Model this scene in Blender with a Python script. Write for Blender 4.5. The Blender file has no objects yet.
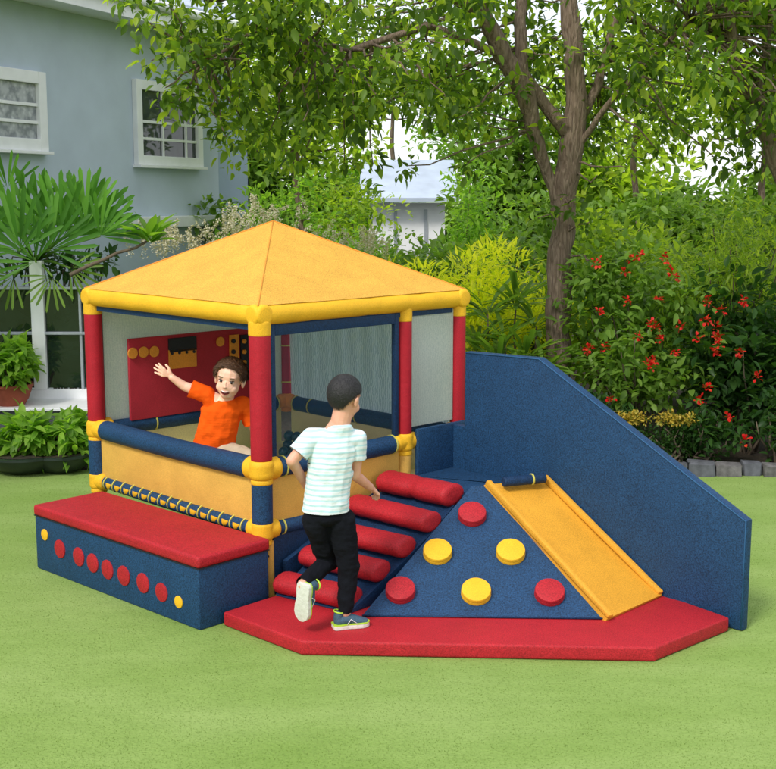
import bpy, bmesh, math, random
import numpy as np
from mathutils import Vector, Matrix, noise as mnoise
random.seed(7); RNG = np.random.default_rng(11)
SC = bpy.context.scene; COL = SC.collection
R = math.radians
# ------------------------------------------------------------------ camera
F_PX, PITCH, H = 1220.0, R(8.76), 2.0
cp, sp = math.cos(PITCH), math.sin(PITCH)
cam = bpy.data.objects.new('camera', bpy.data.cameras.new('camera')); COL.objects.link(cam)
cam.location = (0, 0, H); cam.rotation_euler = (R(90) - PITCH, 0, 0)
cam.data.sensor_width = 36; cam.data.sensor_fit = 'HORIZONTAL'; cam.data.lens = 36 * F_PX / 776
cam.data.clip_end = 2000; SC.camera = cam

def ray(px, py):
    u = (px - 388) / F_PX; v = -(py - 384.5) / F_PX
    return Vector((u, cp + v * sp, -sp + v * cp))
def at_y(px, py, y):
    d = ray(px, py); return d * (y / d.y) + Vector((0, 0, H))
def at_z(px, py, z):
    d = ray(px, py); return d * ((z - H) / d.z) + Vector((0, 0, H))
def at_pl(px, py, p0, n):
    d = ray(px, py); o = Vector((0, 0, H)); t = (Vector(p0) - o).dot(n) / d.dot(n); return o + d * t

# ------------------------------------------------------------------ world / light
sun_dir = Vector((-.44, -.66, .84)).normalized()
el = math.asin(sun_dir.z); az = math.atan2(sun_dir.x, sun_dir.y)
w = bpy.data.worlds.new('World'); SC.world = w; w.use_nodes = True
nt = w.node_tree; bg = nt.nodes['Background']
sky = nt.nodes.new('ShaderNodeTexSky'); sky.sky_type = 'NISHITA'; sky.sun_disc = False
sky.sun_elevation = el; sky.sun_rotation = az; sky.air_density = 1.0; sky.dust_density = 1.0; sky.ozone_density = 1.0
wtc = nt.nodes.new('ShaderNodeTexCoord'); cn_ = nt.nodes.new('ShaderNodeTexNoise'); cn_.inputs['Scale'].default_value = 2.2; cn_.inputs['Detail'].default_value = 6
nt.links.new(wtc.outputs['Generated'], cn_.inputs['Vector'])
cr_ = nt.nodes.new('ShaderNodeValToRGB'); cr_.color_ramp.elements[0].position = .25; cr_.color_ramp.elements[0].color = (.55, .55, .55, 1); cr_.color_ramp.elements[1].position = .6; cr_.color_ramp.elements[1].color = (.95, .95, .95, 1)
nt.links.new(cn_.outputs[0], cr_.inputs[0])
cm_ = nt.nodes.new('ShaderNodeMix'); cm_.data_type = 'RGBA'; nt.links.new(cr_.outputs[0], cm_.inputs[0]); nt.links.new(sky.outputs[0], cm_.inputs[6]); cm_.inputs[7].default_value = (6.6, 6.7, 7.2, 1)
nt.links.new(cm_.outputs[2], bg.inputs[0]); bg.inputs[1].default_value = 0.15
sl = bpy.data.lights.new('sun', 'SUN'); sl.energy = 2.2; sl.angle = R(14); sl.color = (1, .95, .87)
so = bpy.data.objects.new('sun', sl); COL.objects.link(so)
so.rotation_euler = sun_dir.to_track_quat('Z', 'Y').to_euler(); so.location = sun_dir * 20
SC.view_settings.view_transform = 'Standard'; SC.view_settings.look = 'None'
SC.view_settings.gamma = 1; SC.view_settings.use_curve_mapping = False; SC.view_settings.exposure = 0.3
SC.render.engine = 'CYCLES'; SC.cycles.max_bounces = 5; SC.cycles.diffuse_bounces = 3; SC.cycles.transmission_bounces = 4; SC.cycles.transparent_max_bounces = 6; SC.cycles.glossy_bounces = 2

# ------------------------------------------------------------------ materials
def s2l(c):
    return tuple((x / 255 / 12.92 if x / 255 <= .04045 else ((x / 255 + .055) / 1.055) ** 2.4) for x in c)
def newmat(name):
    m = bpy.data.materials.new(name); m.use_nodes = True
    t = m.node_tree; b = t.nodes['Principled BSDF']; return m, t, b
def N(t, kind, **kw):
    n = t.nodes.new(kind)
    for k, v in kw.items():
        if k in n.inputs: n.inputs[k].default_value = v
        else: setattr(n, k, v)
    return n
def rgba(c, k=1.0): return (min(c[0] * k, 1), min(c[1] * k, 1), min(c[2] * k, 1), 1)
def ramp(t, fac, stops):
    r = t.nodes.new('ShaderNodeValToRGB'); e = r.color_ramp.elements
    e[0].position, e[0].color = stops[0]; e[1].position, e[1].color = stops[-1]
    for p, c in stops[1:-1]:
        x = e.new(p); x.color = c
    t.links.new(fac, r.inputs[0]); return r.outputs[0]
def mixc(t, fac, a, b, mode='MIX'):
    m = t.nodes.new('ShaderNodeMix'); m.data_type = 'RGBA'; m.blend_type = mode
    for s, v in ((m.inputs[0], fac), (m.inputs[6], a), (m.inputs[7], b)):
        if hasattr(v, 'is_output'): t.links.new(v, s)
        else: s.default_value = v
    return m.outputs[2]
def fabric(name, col, rough=.62, fine=260, amp=.16, blot=.10, bump=.35, wr=.25, spec=.3):
    m, t, b = newmat(name)
    tc = N(t, 'ShaderNodeTexCoord')
    n1 = N(t, 'ShaderNodeTexNoise', Scale=fine, Detail=2.0); n2 = N(t, 'ShaderNodeTexNoise', Scale=7.0, Detail=4.0)
    n3 = N(t, 'ShaderNodeTexNoise', Scale=16.0, Detail=3.0, Distortion=.8)
    for n in (n1, n2, n3): t.links.new(tc.outputs['Object'], n.inputs['Vector'])
    a = ramp(t, n1.outputs[0], [(.32, rgba(col, 1 - amp * 1.6)), (.68, rgba(col, 1 + amp))])
    g = ramp(t, n2.outputs[0], [(.3, (1 - blot * 1.4,) * 3 + (1,)), (.7, (1,) * 3 + (1,))])
    t.links.new(mixc(t, 1.0, a, g, 'MULTIPLY'), b.inputs['Base Color'])
    b.inputs['Roughness'].default_value = rough; b.inputs['Specular IOR Level'].default_value = spec
    b1 = N(t, 'ShaderNodeBump', Strength=bump, Distance=.0015); t.links.new(n1.outputs[0], b1.inputs['Height'])
    b2 = N(t, 'ShaderNodeBump', Strength=wr, Distance=.012); t.links.new(n3.outputs[0], b2.inputs['Height'])
    t.links.new(b1.outputs[0], b2.inputs['Normal']); t.links.new(b2.outputs[0], b.inputs['Normal'])
    return m
def plain(name, col, rough=.5, metal=0, nscale=20, amp=.08, bump=0.0, spec=.5):
    m, t, b = newmat(name); tc = N(t, 'ShaderNodeTexCoord')
    n = N(t, 'ShaderNodeTexNoise', Scale=nscale, Detail=6.0); t.links.new(tc.outputs['Object'], n.inputs['Vector'])
    t.links.new(ramp(t, n.outputs[0], [(.3, rgba(col, 1 - amp)), (.7, rgba(col, 1 + amp))]), b.inputs['Base Color'])
    b.inputs['Roughness'].default_value = rough; b.inputs['Metallic'].default_value = metal
    b.inputs['Specular IOR Level'].default_value = spec
    if bump:
        q = N(t, 'ShaderNodeBump', Strength=bump, Distance=.01); t.links.new(n.outputs[0], q.inputs['Height'])
        t.links.new(q.outputs[0], b.inputs['Normal'])
    return m
def leafmat(name, cols, trans=.38, rough=.42, tint=2.3):
    m, t, b = newmat(name)
    g = N(t, 'ShaderNodeNewGeometry'); stops = [(i / (len(cols) - 1), rgba(c)) for i, c in enumerate(cols)]
    c = ramp(t, g.outputs['Random Per Island'], stops)
    t.links.new(c, b.inputs['Base Color']); b.inputs['Roughness'].default_value = rough
    b.inputs['Specular IOR Level'].default_value = .22
    tr = N(t, 'ShaderNodeBsdfTranslucent')
    t.links.new(mixc(t, 1.0, c, (tint, tint * 1.05, tint * .4, 1), 'MULTIPLY'), tr.inputs['Color'])
    mx = N(t, 'ShaderNodeMixShader'); mx.inputs[0].default_value = trans
    t.links.new(b.outputs[0], mx.inputs[1]); t.links.new(tr.outputs[0], mx.inputs[2])
    t.links.new(mx.outputs[0], t.nodes['Material Output'].inputs[0]); return m
def netmat(name, c1, c2, alpha, scale=420, moire=.0):
    m, t, b = newmat(name); tc = N(t, 'ShaderNodeTexCoord')
    v = N(t, 'ShaderNodeTexVoronoi', Scale=scale); n = N(t, 'ShaderNodeTexNoise', Scale=140.0, Detail=2.0)
    t.links.new(tc.outputs['Object'], v.inputs['Vector']); t.links.new(tc.outputs['Object'], n.inputs['Vector'])
    wv = N(t, 'ShaderNodeTexWave', Scale=26.0, Distortion=9.0, Detail=2.0); wv.inputs['Detail Scale'].default_value = .6; t.links.new(tc.outputs['Object'], wv.inputs['Vector'])
    cc = ramp(t, n.outputs[0], [(.35, rgba(c1)), (.65, rgba(c2))])
    t.links.new(mixc(t, moire, cc, ramp(t, wv.outputs['Fac'], [(.2, rgba(c1, .7)), (.8, rgba(c2, 1.15))])), b.inputs['Base Color'])
    b.inputs['Roughness'].default_value = .8
    tp = N(t, 'ShaderNodeBsdfTransparent'); tl = N(t, 'ShaderNodeBsdfTranslucent'); tl.inputs[0].default_value = rgba(c2)
    m1 = N(t, 'ShaderNodeMixShader'); m1.inputs[0].default_value = .5
    t.links.new(b.outputs[0], m1.inputs[1]); t.links.new(tl.outputs[0], m1.inputs[2])
    mx = N(t, 'ShaderNodeMixShader'); mx.inputs[0].default_value = alpha
    t.links.new(tp.outputs[0], mx.inputs[1]); t.links.new(m1.outputs[0], mx.inputs[2])
    t.links.new(mx.outputs[0], t.nodes['Material Output'].inputs[0]); return m

M = {}
M['blue'] = fabric('blue_vinyl', s2l((29, 67, 104)), amp=.34, fine=170)
M['bluedark'] = fabric('navy_vinyl', s2l((22, 54, 90)), amp=.3, fine=170)
M['red'] = fabric('red_vinyl', s2l((180, 34, 44)), amp=.22, fine=190)
M['redpost'] = fabric('crimson_vinyl', s2l((180, 30, 46)), amp=.14)
M['wine'] = fabric('wine_vinyl', s2l((180, 44, 60)), amp=.14, wr=.12)
M['yellow'] = fabric('yellow_vinyl', s2l((246, 188, 40)), amp=.1)
M['roof'] = fabric('roof_canvas', s2l((226, 172, 70)), amp=.2, fine=200, rough=.75, wr=.16)
M['amber'] = fabric('amber_vinyl', s2l((226, 178, 84)), amp=.09)
M['slide'] = fabric('slide_vinyl', s2l((226, 164, 52)), amp=.16, rough=.5, wr=.1)
M['orange'] = fabric('orange_vinyl', s2l((232, 152, 56)), amp=.12)
M['strap'] = fabric('strap_webbing', s2l((214, 206, 96)), amp=.2, fine=500, wr=0)
M['floorpad'] = fabric('floor_vinyl', s2l((236, 228, 168)), amp=.1)
M['black'] = fabric('black_vinyl', (.02, .022, .03), amp=.2)
M['net'] = netmat('pale_net', s2l((185, 202, 200)), s2l((232, 238, 230)), .95, moire=.15)
M['netdark'] = netmat('blue_net', s2l((104, 150, 182)), s2l((206, 228, 240)), .9, moire=.75)
M['netfront'] = netmat('front_net', s2l((40, 80, 110)), s2l((60, 100, 130)), .12)

# ------------------------------------------------------------------ object helpers
def tag(o, label=None, cat=None, group=None, kind=None):
    if label: o['label'] = label
    if cat: o['category'] = cat
    if group: o['group'] = group
    if kind: o['kind'] = kind
    return o
def thing(name, loc, label, cat, group=None):
    o = bpy.data.objects.new(name, None); COL.objects.link(o); o.location = loc; o.empty_display_size = .1
    return tag(o, label, cat, group)
def wloc(o):
    v = Vector(o.location)
    while o.parent: o = o.parent; v += Vector(o.location)
    return v
def obj(name, data, mat, parent=None, smooth=False, loc=None):
    if isinstance(data, bmesh.types.BMesh):
        bmesh.ops.recalc_face_normals(data, faces=data.faces) if not getattr(obj, 'norecalc', False) else None
        me = bpy.data.meshes.new(name); data.to_mesh(me); data.free()
    else: me = data
    if smooth is not False:
        me.polygons.foreach_set('use_smooth', [True] * len(me.polygons))
        if smooth is not True: me.set_sharp_from_angle(angle=R(smooth))
    for mm in (mat if isinstance(mat, list) else [mat]): me.materials.append(mm)
    base = wloc(parent) if parent else (Vector(loc) if loc else Vector((0, 0, 0)))
    if base.length > 0: me.transform(Matrix.Translation(-base))
    o = bpy.data.objects.new(name, me); COL.objects.link(o)
    if parent: o.parent = parent
    elif loc: o.location = loc
    return o
def frame(x, z=(0, 0, 1)):
    x = Vector(x).normalized(); z = Vector(z); y = z.cross(x).normalized(); z = x.cross(y).normalized()
    return Matrix((x, y, z)).transposed()
def box(bm, c, size, rot=None, bev=0, seg=2):
    r = bmesh.ops.create_cube(bm, size=1); vs = r['verts']
    m = Matrix.Translation(Vector(c)) @ (rot.to_4x4() if rot else Matrix()) @ Matrix.Diagonal((*size, 1))
    bmesh.ops.transform(bm, matrix=m, verts=vs)
    if bev:
        es = {e for v in vs for e in v.link_edges}
        bmesh.ops.bevel(bm, geom=list(es), offset=bev, segments=seg, profile=.6, affect='EDGES')
    return bm
def tube(bm, pts, rad, n=16, caps=True, up=(0, 0, 1)):
    pts = [Vector(p) for p in pts]; rad = rad if isinstance(rad, (list, tuple)) else [rad] * len(pts)
    rings = []; prev = None
    for i, p in enumerate(pts):
        d = (pts[min(i + 1, len(pts) - 1)] - pts[max(i - 1, 0)]).normalized()
        if prev is None:
            u = Vector(up) if abs(d.dot(Vector(up))) < .95 else Vector((1, 0, 0))
            a = (u - d * u.dot(d)).normalized()
        else: a = (prev - d * prev.dot(d)).normalized()
        prev = a; b = d.cross(a)
        rings.append([bm.verts.new(p + (a * math.cos(k * 2 * math.pi / n) + b * math.sin(k * 2 * math.pi / n)) * rad[i]) for k in range(n)])
    for i in range(len(rings) - 1):
        for k in range(n):
            bm.faces.new((rings[i][k], rings[i][(k + 1) % n], rings[i + 1][(k + 1) % n], rings[i + 1][k]))
    if caps:
        bm.faces.new(rings[0][::-1]); bm.faces.new(rings[-1])
    return bm
def pad(bm, p0, p1, r, n=24, rnd=.35, bulge=0.0, seams=1):
    """padded tube with softly rounded ends, optionally pinched into segments"""
    p0, p1 = Vector(p0), Vector(p1); L = (p1 - p0).length; e = r * rnd; pts = []; rs = []
    for k in range(5):
        a = k / 4 * math.pi / 2; pts.append(p0 + (p1 - p0) * (e * (1 - math.cos(a)) / L)); rs.append(r - e + e * math.sin(a))
    ns = 8 * seams
    for k in range(1, ns):
        f = k / ns; s = abs(math.sin(f * seams * math.pi))
        pts.append(p0 + (p1 - p0) * (e / L + f * (1 - 2 * e / L))); rs.append(r * (1 - bulge + bulge * s ** .35))
    for k in range(4, -1, -1):
        a = k / 4 * math.pi / 2; pts.append(p1 - (p1 - p0) * (e * (1 - math.cos(a)) / L)); rs.append(r - e + e * math.sin(a))
    return tube(bm, pts, rs, n)
def ring(bm, c, axis, r, w=.008, th=.004, n=28):
    """a strap: a flat band round a tube"""
    c = Vector(c); d = Vector(axis).normalized(); u = Vector((0, 0, 1)) if abs(d.z) < .9 else Vector((1, 0, 0))
    a = (u - d * u.dot(d)).normalized(); b = d.cross(a); prof = [(-w / 2, r - .004), (-w / 2, r + th), (w / 2, r + th), (w / 2, r - .004)]
    rg = []
    for k in range(n):
        q = a * math.cos(2 * math.pi * k / n) + b * math.sin(2 * math.pi * k / n)
        rg.append([bm.verts.new(c + d * s + q * rr) for s, rr in prof])
    for k in range(n):
        for j in range(4): bm.faces.new((rg[k][j], rg[(k + 1) % n][j], rg[(k + 1) % n][(j + 1) % 4], rg[k][(j + 1) % 4]))
    return bm
def prism(bm, pts, vec, bev=0, seg=2):
    vec = Vector(vec); a = [bm.verts.new(Vector(p)) for p in pts]; b = [bm.verts.new(Vector(p) + vec) for p in pts]; n = len(pts)
    fs = [bm.faces.new(a[::-1]), bm.faces.new(b)]
    for i in range(n): fs.append(bm.faces.new((a[i], a[(i + 1) % n], b[(i + 1) % n], b[i])))
    bmesh.ops.recalc_face_normals(bm, faces=fs)
    if bev:
        bmesh.ops.bevel(bm, geom=list({e for v in a + b for e in v.link_edges}), offset=bev, segments=seg, profile=.6, affect='EDGES')
    return bm
def disc(bm, c, nrm, r, h, n=36, bev=.006):
    c = Vector(c); nrm = Vector(nrm).normalized()
    pts = [c, c + nrm * (h - bev), c + nrm * (h - bev * .3), c + nrm * h]
    return tube(bm, pts, [r, r, r - bev * .3, r - bev], n)
def BM(): return bmesh.new()

# ------------------------------------------------------------------ ground
def sheet(name, x0, x1, y0, y1, z, mat, nx=1, ny=1, fn=None):
    bm = BM(); g = [[bm.verts.new((x0 + (x1 - x0) * i / nx, y0 + (y1 - y0) * j / ny, z)) for i in range(nx + 1)] for j in range(ny + 1)]
    for j in range(ny):
        for i in range(nx): bm.faces.new((g[j][i], g[j][i + 1], g[j + 1][i + 1], g[j + 1][i]))
    if fn:
        for v in bm.verts: v.co = fn(v.co)
    o = obj(name, bm, mat, smooth=True); return tag(o, kind='structure')
m, t, b = newmat('lawn'); tc = N(t, 'ShaderNodeTexCoord')
n1 = N(t, 'ShaderNodeTexNoise', Scale=1.3, Detail=5.0); n2 = N(t, 'ShaderNodeTexNoise', Scale=70.0, Detail=4.0); n3 = N(t, 'ShaderNodeTexNoise', Scale=8.0, Detail=6.0)
mp = N(t, 'ShaderNodeMapping'); mp.inputs['Scale'].default_value = (.7, 1.6, 1); t.links.new(tc.outputs['Object'], mp.inputs[0])
for n in (n1, n3): t.links.new(mp.outputs[0], n.inputs['Vector'])
t.links.new(tc.outputs['Object'], n2.inputs['Vector'])
c = ramp(t, n1.outputs[0], [(.3, rgba(s2l((126, 153, 76)))), (.5, rgba(s2l((136, 161, 87)))), (.72, rgba(s2l((147, 169, 99))))])
c = mixc(t, 1.0, c, ramp(t, n3.outputs[0], [(.35, (.93, .94, .92, 1)), (.6, (1, 1, 1, 1))]), 'MULTIPLY')
c = mixc(t, 1.0, c, ramp(t, n2.outputs[0], [(.35, (.88, .91, .86, 1)), (.65, (1.0, 1.0, 1.0, 1))]), 'MULTIPLY')
t.links.new(c, b.inputs['Base Color']); b.inputs['Roughness'].default_value = .95; b.inputs['Specular IOR Level'].default_value = .1
bp = N(t, 'ShaderNodeBump', Strength=.5, Distance=.01); t.links.new(n2.outputs[0], bp.inputs['Height']); t.links.new(bp.outputs[0], b.inputs['Normal'])
M['lawn'] = m
sheet('lawn', -300, 300, -40, 600, 0, M['lawn'])
M['soil'] = plain('soil', (.045, .032, .02), .95, nscale=30, amp=.5, bump=.8)
bm = BM()
prism(bm, [(-30, 8.9, -.02), (-3.0, 8.9, -.02), (-1.4, 8.75, -.02), (1.2, 8.72, -.02), (2.2, 8.72, -.02), (8, 8.55, -.02), (30, 9, -.02), (30, 40, -.02), (-30, 40, -.02)], (0, 0, .03))
tag(obj('planting_bed', bm, M['soil']), kind='structure')

# ------------------------------------------------------------------ play structure layout
YAW = R(45.65)
A = Vector((-math.cos(YAW), math.sin(YAW), 0)); B = Vector((math.sin(YAW), math.cos(YAW), 0)); Z = Vector((0, 0, 1))
PF = Vector((-.6196, 5.8518, 0)); PL = PF + A * 1.5224; PR = PF + B * 1.4211; PK = PL + B * 1.4211; PM = PF + B * .9897
ZR, ZL, ZT, ZA = .676, .369, 1.4376, 1.865
g = thing('play_gazebo', PF + A * .76 + B * .71, 'square soft-play house with yellow pyramid roof, red padded posts and blue rails', 'playhouse')
# roof
bm = BM(); rb = .052
cn = (PF + PK) / 2 + Z * ZA; cr = []
for p, s, q in ((PF, -1, -1), (PL, 1, -1), (PK, 1, 1), (PR, -1, 1)): cr.append(p + A * .03 * s + B * .03 * q + Z * (ZT + rb * .9))
for i in range(4):
    a, b_ = cr[i], cr[(i + 1) % 4]; n = 14; rows = []
    for j in range(n + 1):
        f = j / n; e0 = a.lerp(cn, f); e1 = b_.lerp(cn, f); row = []
        for k in range(n + 1):
            u = k / n; p = e0.lerp(e1, u)
            sag = .022 * math.sin(math.pi * u) * math.sin(math.pi * min(f * 1.1, 1)) * (1 - f)
            p = p - Z * sag + Z * .003 * mnoise.noise(p * 9); row.append(bm.verts.new(p))
        rows.append(row)
    for j in range(n):
        for k in range(n): bm.faces.new((rows[j][k], rows[j][k + 1], rows[j + 1][k + 1], rows[j + 1][k]))
bmesh.ops.remove_doubles(bm, verts=bm.verts, dist=.0008)
bmesh.ops.dissolve_degenerate(bm, dist=.0005, edges=bm.edges)
rf = obj('roof', bm, M['roof'], g, smooth=12)
for p in cr:
    bm = BM(); tube(bm, [p.lerp(cn, i / 12) + Z * .001 for i in range(13)], .0035, 6); obj('ridge_seam', bm, M['orange'], rf, smooth=True)
# beams
for i, (p, q, sg) in enumerate(((PF, PL, 1), (PF, PR, 4), (PL, PK, 1), (PR, PK, 1))):
    bm = BM(); d = (q - p).normalized()
    pad(bm, p - d * .052 + Z * ZT, q + d * .052 + Z * ZT, rb, seams=sg, bulge=.05 if sg > 1 else 0)
    obj('roof_beam', bm, M['yellow'], g, smooth=True)
bm = BM(); f4 = frame(B)
for p, q in ((PF, PL), (PF, PR), (PL, PK), (PR, PK)):
    d = (q - p).normalized(); n_ = Z.cross(d)
    box(bm, (p + q) / 2 + Z * (ZT - .062), ((q - p).length - .12, .02, .03), frame(d))
obj('roof_binding', bm, M['bluedark'], g)
# posts
def post(p, r, mat, top=1.39, low=True):
    bm = BM(); pad(bm, p + Z * (ZR + .045), p + Z * 1.345, r, rnd=.15, seams=1); o = obj('post', bm, mat, g, smooth=True)
    bm = BM(); pad(bm, p + Z * 1.335, p + Z * 1.41, r * 1.04, rnd=.15); obj('sleeve', bm, M['yellow'], o, smooth=True)
    return o
def joint(p, r, dirs, z, mat='yellow'):
    bm = BM(); pad(bm, p + Z * (z - .052), p + Z * (z + .052), r, rnd=.45)
    for d in dirs: pad(bm, p + Z * z, p + Z * z + d * (r + .035), r * .92, rnd=.4)
    o = obj('joint', bm, M[mat], g, smooth=True)
    bm = BM(); pad(bm, p + Z * (z - .075), p + Z * (z - .045), r * .86, rnd=.2); obj('collar', bm, M[mat], o, smooth=True)
post(PF, .053, M['redpost']); post(PL, .050, M['redpost']); post(PM, .041, M['redpost']); post(PR, .041, M['redpost'])
pk = post(PK, .043, M['wine'])
for z in (.80, 1.04):
    bm = BM(); ring(bm, PK + Z * z, Z, .043); obj('strap', bm, M['strap'], pk)
joint(PF, .064, (A, B), ZR); joint(PL, .060, (-A, B), ZR); joint(PM, .050, (-B, B), ZR); joint(PR, .048, (A, -B), ZR); joint(PK, .05, (-A, -B), ZR, 'orange')
for p, dd in ((PF, (A, B)), (PL, (-A, B)), (PM, (-B,))):
    bm = BM(); pad(bm, p + Z * .405, p + Z * .615, .052 if p != PM else .04, rnd=.15)
    obj('post', bm, M['blue' if p != PM else 'amber'], g, smooth=True)
    joint(p, .054 if p != PM else .045, dd, ZL)
for p in (PF + B * .028 - A * .01, PL, PR, PK):
    bm = BM(); tube(bm, [p + Z * .03, p + Z * .31], .026, 20); o = obj('leg', bm, M['amber'], g, smooth=50)
    bm = BM(); box(bm, p + Z * .013, (.085, .085, .026), frame(B), .004); obj('foot_plate', bm, M['amber'], o)
    bm = BM(); disc(bm, p + Z * .24 + Vector((0, -.026, 0)), (0, -1, 0), .006, .003, 12, .001); obj('bolt', bm, M['black'], o)
# rails
def rail(p, q, r, z, straps=(), inset=.09, mat='blue'):
    d = (q - p).normalized(); bm = BM(); pad(bm, p + d * inset + Z * z, q - d * inset + Z * z, r, rnd=.2, seams=1)
    for v in bm.verts: v.co += Z * (-.006 * math.sin(math.pi * min(1, max(0, (v.co - p).dot(d) / (q - p).length))))
    o = obj('rail', bm, M[mat], g, smooth=True)
    L = (q - p).length
    for s in straps:
        bm = BM(); ring(bm, p + d * s * L + Z * (z - .006 * math.sin(math.pi * s)), d, r); obj('strap', bm, M['strap'], o)
    return o
rail(PF, PL, .056, ZR)
rail(PF, PM, .050, ZR, (.13, .90)); rail(PM, PR, .048, ZR, (.3,))
rail(PL, PK, .046, ZR - .01, (.06, .27, .50, .73, .93)); rail(PK, PR, .048, ZR - .01, (.07, .17, .46, .72))
rail(PF, PM, .038, ZL, (.12,), inset=.07)
# laced low rail on the bench side
lo = rail(PF, PL, .036, ZL, (), inset=.06)
nl = 15
for i in range(nl):
    c0 = PF + A * (.13 + (1.5224 - .24) * i / (nl - 1)) + Z * ZL
    bm = BM(); ring(bm, c0, (A + Z * .15), .0365, w=.007); obj('strap', bm, M['strap'], lo)
for i in range(nl):
    bm = BM()
    s0 = .13 + (1.5224 - .24) * (i + .12) / (nl - 1); s1 = s0 + .062; q = []
    if s1 > 1.46: continue
    for s_, a0, a1 in ((s0, 8, 14), (s0 + .025, -28, 16), (s1 - .008, -62, 18)):
        col = []
        for k in range(7):
            an = R(a0 + (a1 - a0) * k / 6); col.append(bm.verts.new(PF + A * s_ + Z * (ZL + .0385 * math.sin(an)) - B * (.0385 * math.cos(an))))
        q.append(col)
    for a_, c_ in zip(q[:-1], q[1:]):
        for k in range(6): bm.faces.new((a_[k], a_[k + 1], c_[k + 1], c_[k]))
    obj('lacing', bm, M['yellow'], lo, smooth=True)
# panels
def panel(name, p, q, s0, s1, z0, z1, mat, off=0.0, th=.02, nrm=None, bev=.004, parent=g, wave=0):
    d = (q - p).normalized(); n_ = nrm or d.cross(Z); bm = BM()
    c0 = p + d * (s0 + s1) / 2 + n_ * off + Z * (z0 + z1) / 2
    if wave:
        nx, nz = 60, 6; gr = []
        for i in range(nx + 1):
            s_ = s0 + (s1 - s0) * i / nx; cl = []
            for j in range(nz + 1):
                zz = z0 + (z1 - z0) * j / nz
                o_ = wave * (math.sin(s_ * 46 + 1.2 * math.sin(zz * 5)) + .6 * math.sin(s_ * 23 + 2 + zz * 3)) * (.3 + .7 * math.sin(math.pi * j / nz))
                cl.append(bm.verts.new(p + d * s_ + n_ * (off + o_) + Z * zz))
            gr.append(cl)
        for i in range(nx):
            for j in range(nz): bm.faces.new((gr[i][j], gr[i + 1][j], gr[i + 1][j + 1], gr[i][j + 1]))
        return obj(name, bm, mat, parent, smooth=True)
    box(bm, c0, (s1 - s0, th, z1 - z0), frame(d), bev)
    return obj(name, bm, mat, parent, smooth=30)
for p, q in ((PF, PL), (PL, PK), (PK, PR)):
    panel('side_panel', p, q, .055, (q - p).length - .055, ZL + .03, ZR - .03, M['amber' if p is PF else 'floorpad'])
panel('side_panel', PF, PM, .055, .94, ZL + .03, ZR - .03, M['amber'])
panel('side_panel', PM, PR, .05, .44, ZL - .02, ZR + .07, M['blue'], off=.045, th=.03, bev=.012)
panel('skirt_panel', PF, PM, .06, .94, .02, ZL - .03, M['bluedark'], th=.02)
bm = BM(); prism(bm, [PF + (A + B) * .05 + Z * .36, PL + (B - A) * .05 + Z * .36, PK - (A + B) * .05 + Z * .36, PR + (A - B) * .05 + Z * .36], Z * .06, .012)
obj('floor_pad', bm, M['floorpad'], g, smooth=30)
panel('mesh_panel', PK, PR, .05, 1.46, ZR + .03, 1.37, M['netdark'], wave=.009)
panel('mesh_panel', PM, PR, .045, .385, ZR + .075, 1.38, M['net'], th=.006, bev=0)
panel('mesh_panel', PL, PK, .06, 1.38, ZR + .03, 1.35, M['net'], th=.006, bev=0)
panel('mesh_panel', PF, PM, .06, .93, ZR + .03, 1.37, M['netfront'], th=.003, bev=0)
bm = BM()
for s0, s1, z0, z1 in ((.055, .085, ZR + .04, 1.385), (.905, .935, ZR + .04, 1.385), (.085, .905, 1.33, 1.385)):
    box(bm, PF + B * (s0 + s1) / 2 + Z * (z0 + z1) / 2, (s1 - s0, .03, z1 - z0), frame(B), .005)
obj('window_binding', bm, M['bluedark'], g, smooth=30)
bm = BM()
box(bm, PL + B * .045 + Z * 1.02, (.02, .02, .70), frame(B)); obj('mesh_binding', bm, M['bluedark'], g)
# activity board on the far left side
nin = -A
ab = panel('activity_panel', PL, PK, .205, 1.25, ZR + .02, 1.18, M['wine'], off=0, th=.022, bev=.004)
ab.location += nin * .03
bp0 = PL + nin * .044
def ap(px, py): return at_pl(px, py, bp0, A)
for px, py in ((132.4, 353.2), (143.2, 352.1), (153.9, 351.5), (220, 341.6)):
    bm = BM(); disc(bm, ap(px, py), nin, .033 if px < 200 else .03, .008, 24, .002); obj('disc', bm, M['orange'], ab)
for (xa, xb, ya, yb, mt) in ((168, 196, 338.5, 350, 'black'), (168.3, 196, 350, 366, 'orange')):
    p_ = ap(xa, ya); q_ = ap(xb, yb); bm = BM(); box(bm, (p_ + q_) / 2 + nin * .004, (abs((q_ - p_).dot(B)), .012, abs(p_.z - q_.z)), frame(B), .002)
    obj('flap', bm, M[mt], ab)
for i in range(4):
    bm = BM(); disc(bm, ap(171 + i * 7.3, 353.2 - i * .6) + nin * .009, nin, .009, .008, 14, .002); obj('button', bm, M['black'], ab)
for cx, w_, mt, dt in ((234, 10, 'orange', 'black'), (244.7, 9.5, 'black', 'orange')):
    p_ = ap(cx - w_ / 2, 335); q_ = ap(cx + w_ / 2, 380); bm = BM(); box(bm, (p_ + q_) / 2 + nin * .004, (abs((q_ - p_).dot(B)), .012, abs(p_.z - q_.z)), frame(B), .002)
    o = obj('strip', bm, M[mt], ab)
    for i in range(4):
        bm = BM(); disc(bm, ap(cx - 2, 341 + i * 10.5) + nin * .009, nin, .014, .016, 14, .004); obj('knob', bm, M[dt], ab)
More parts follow.
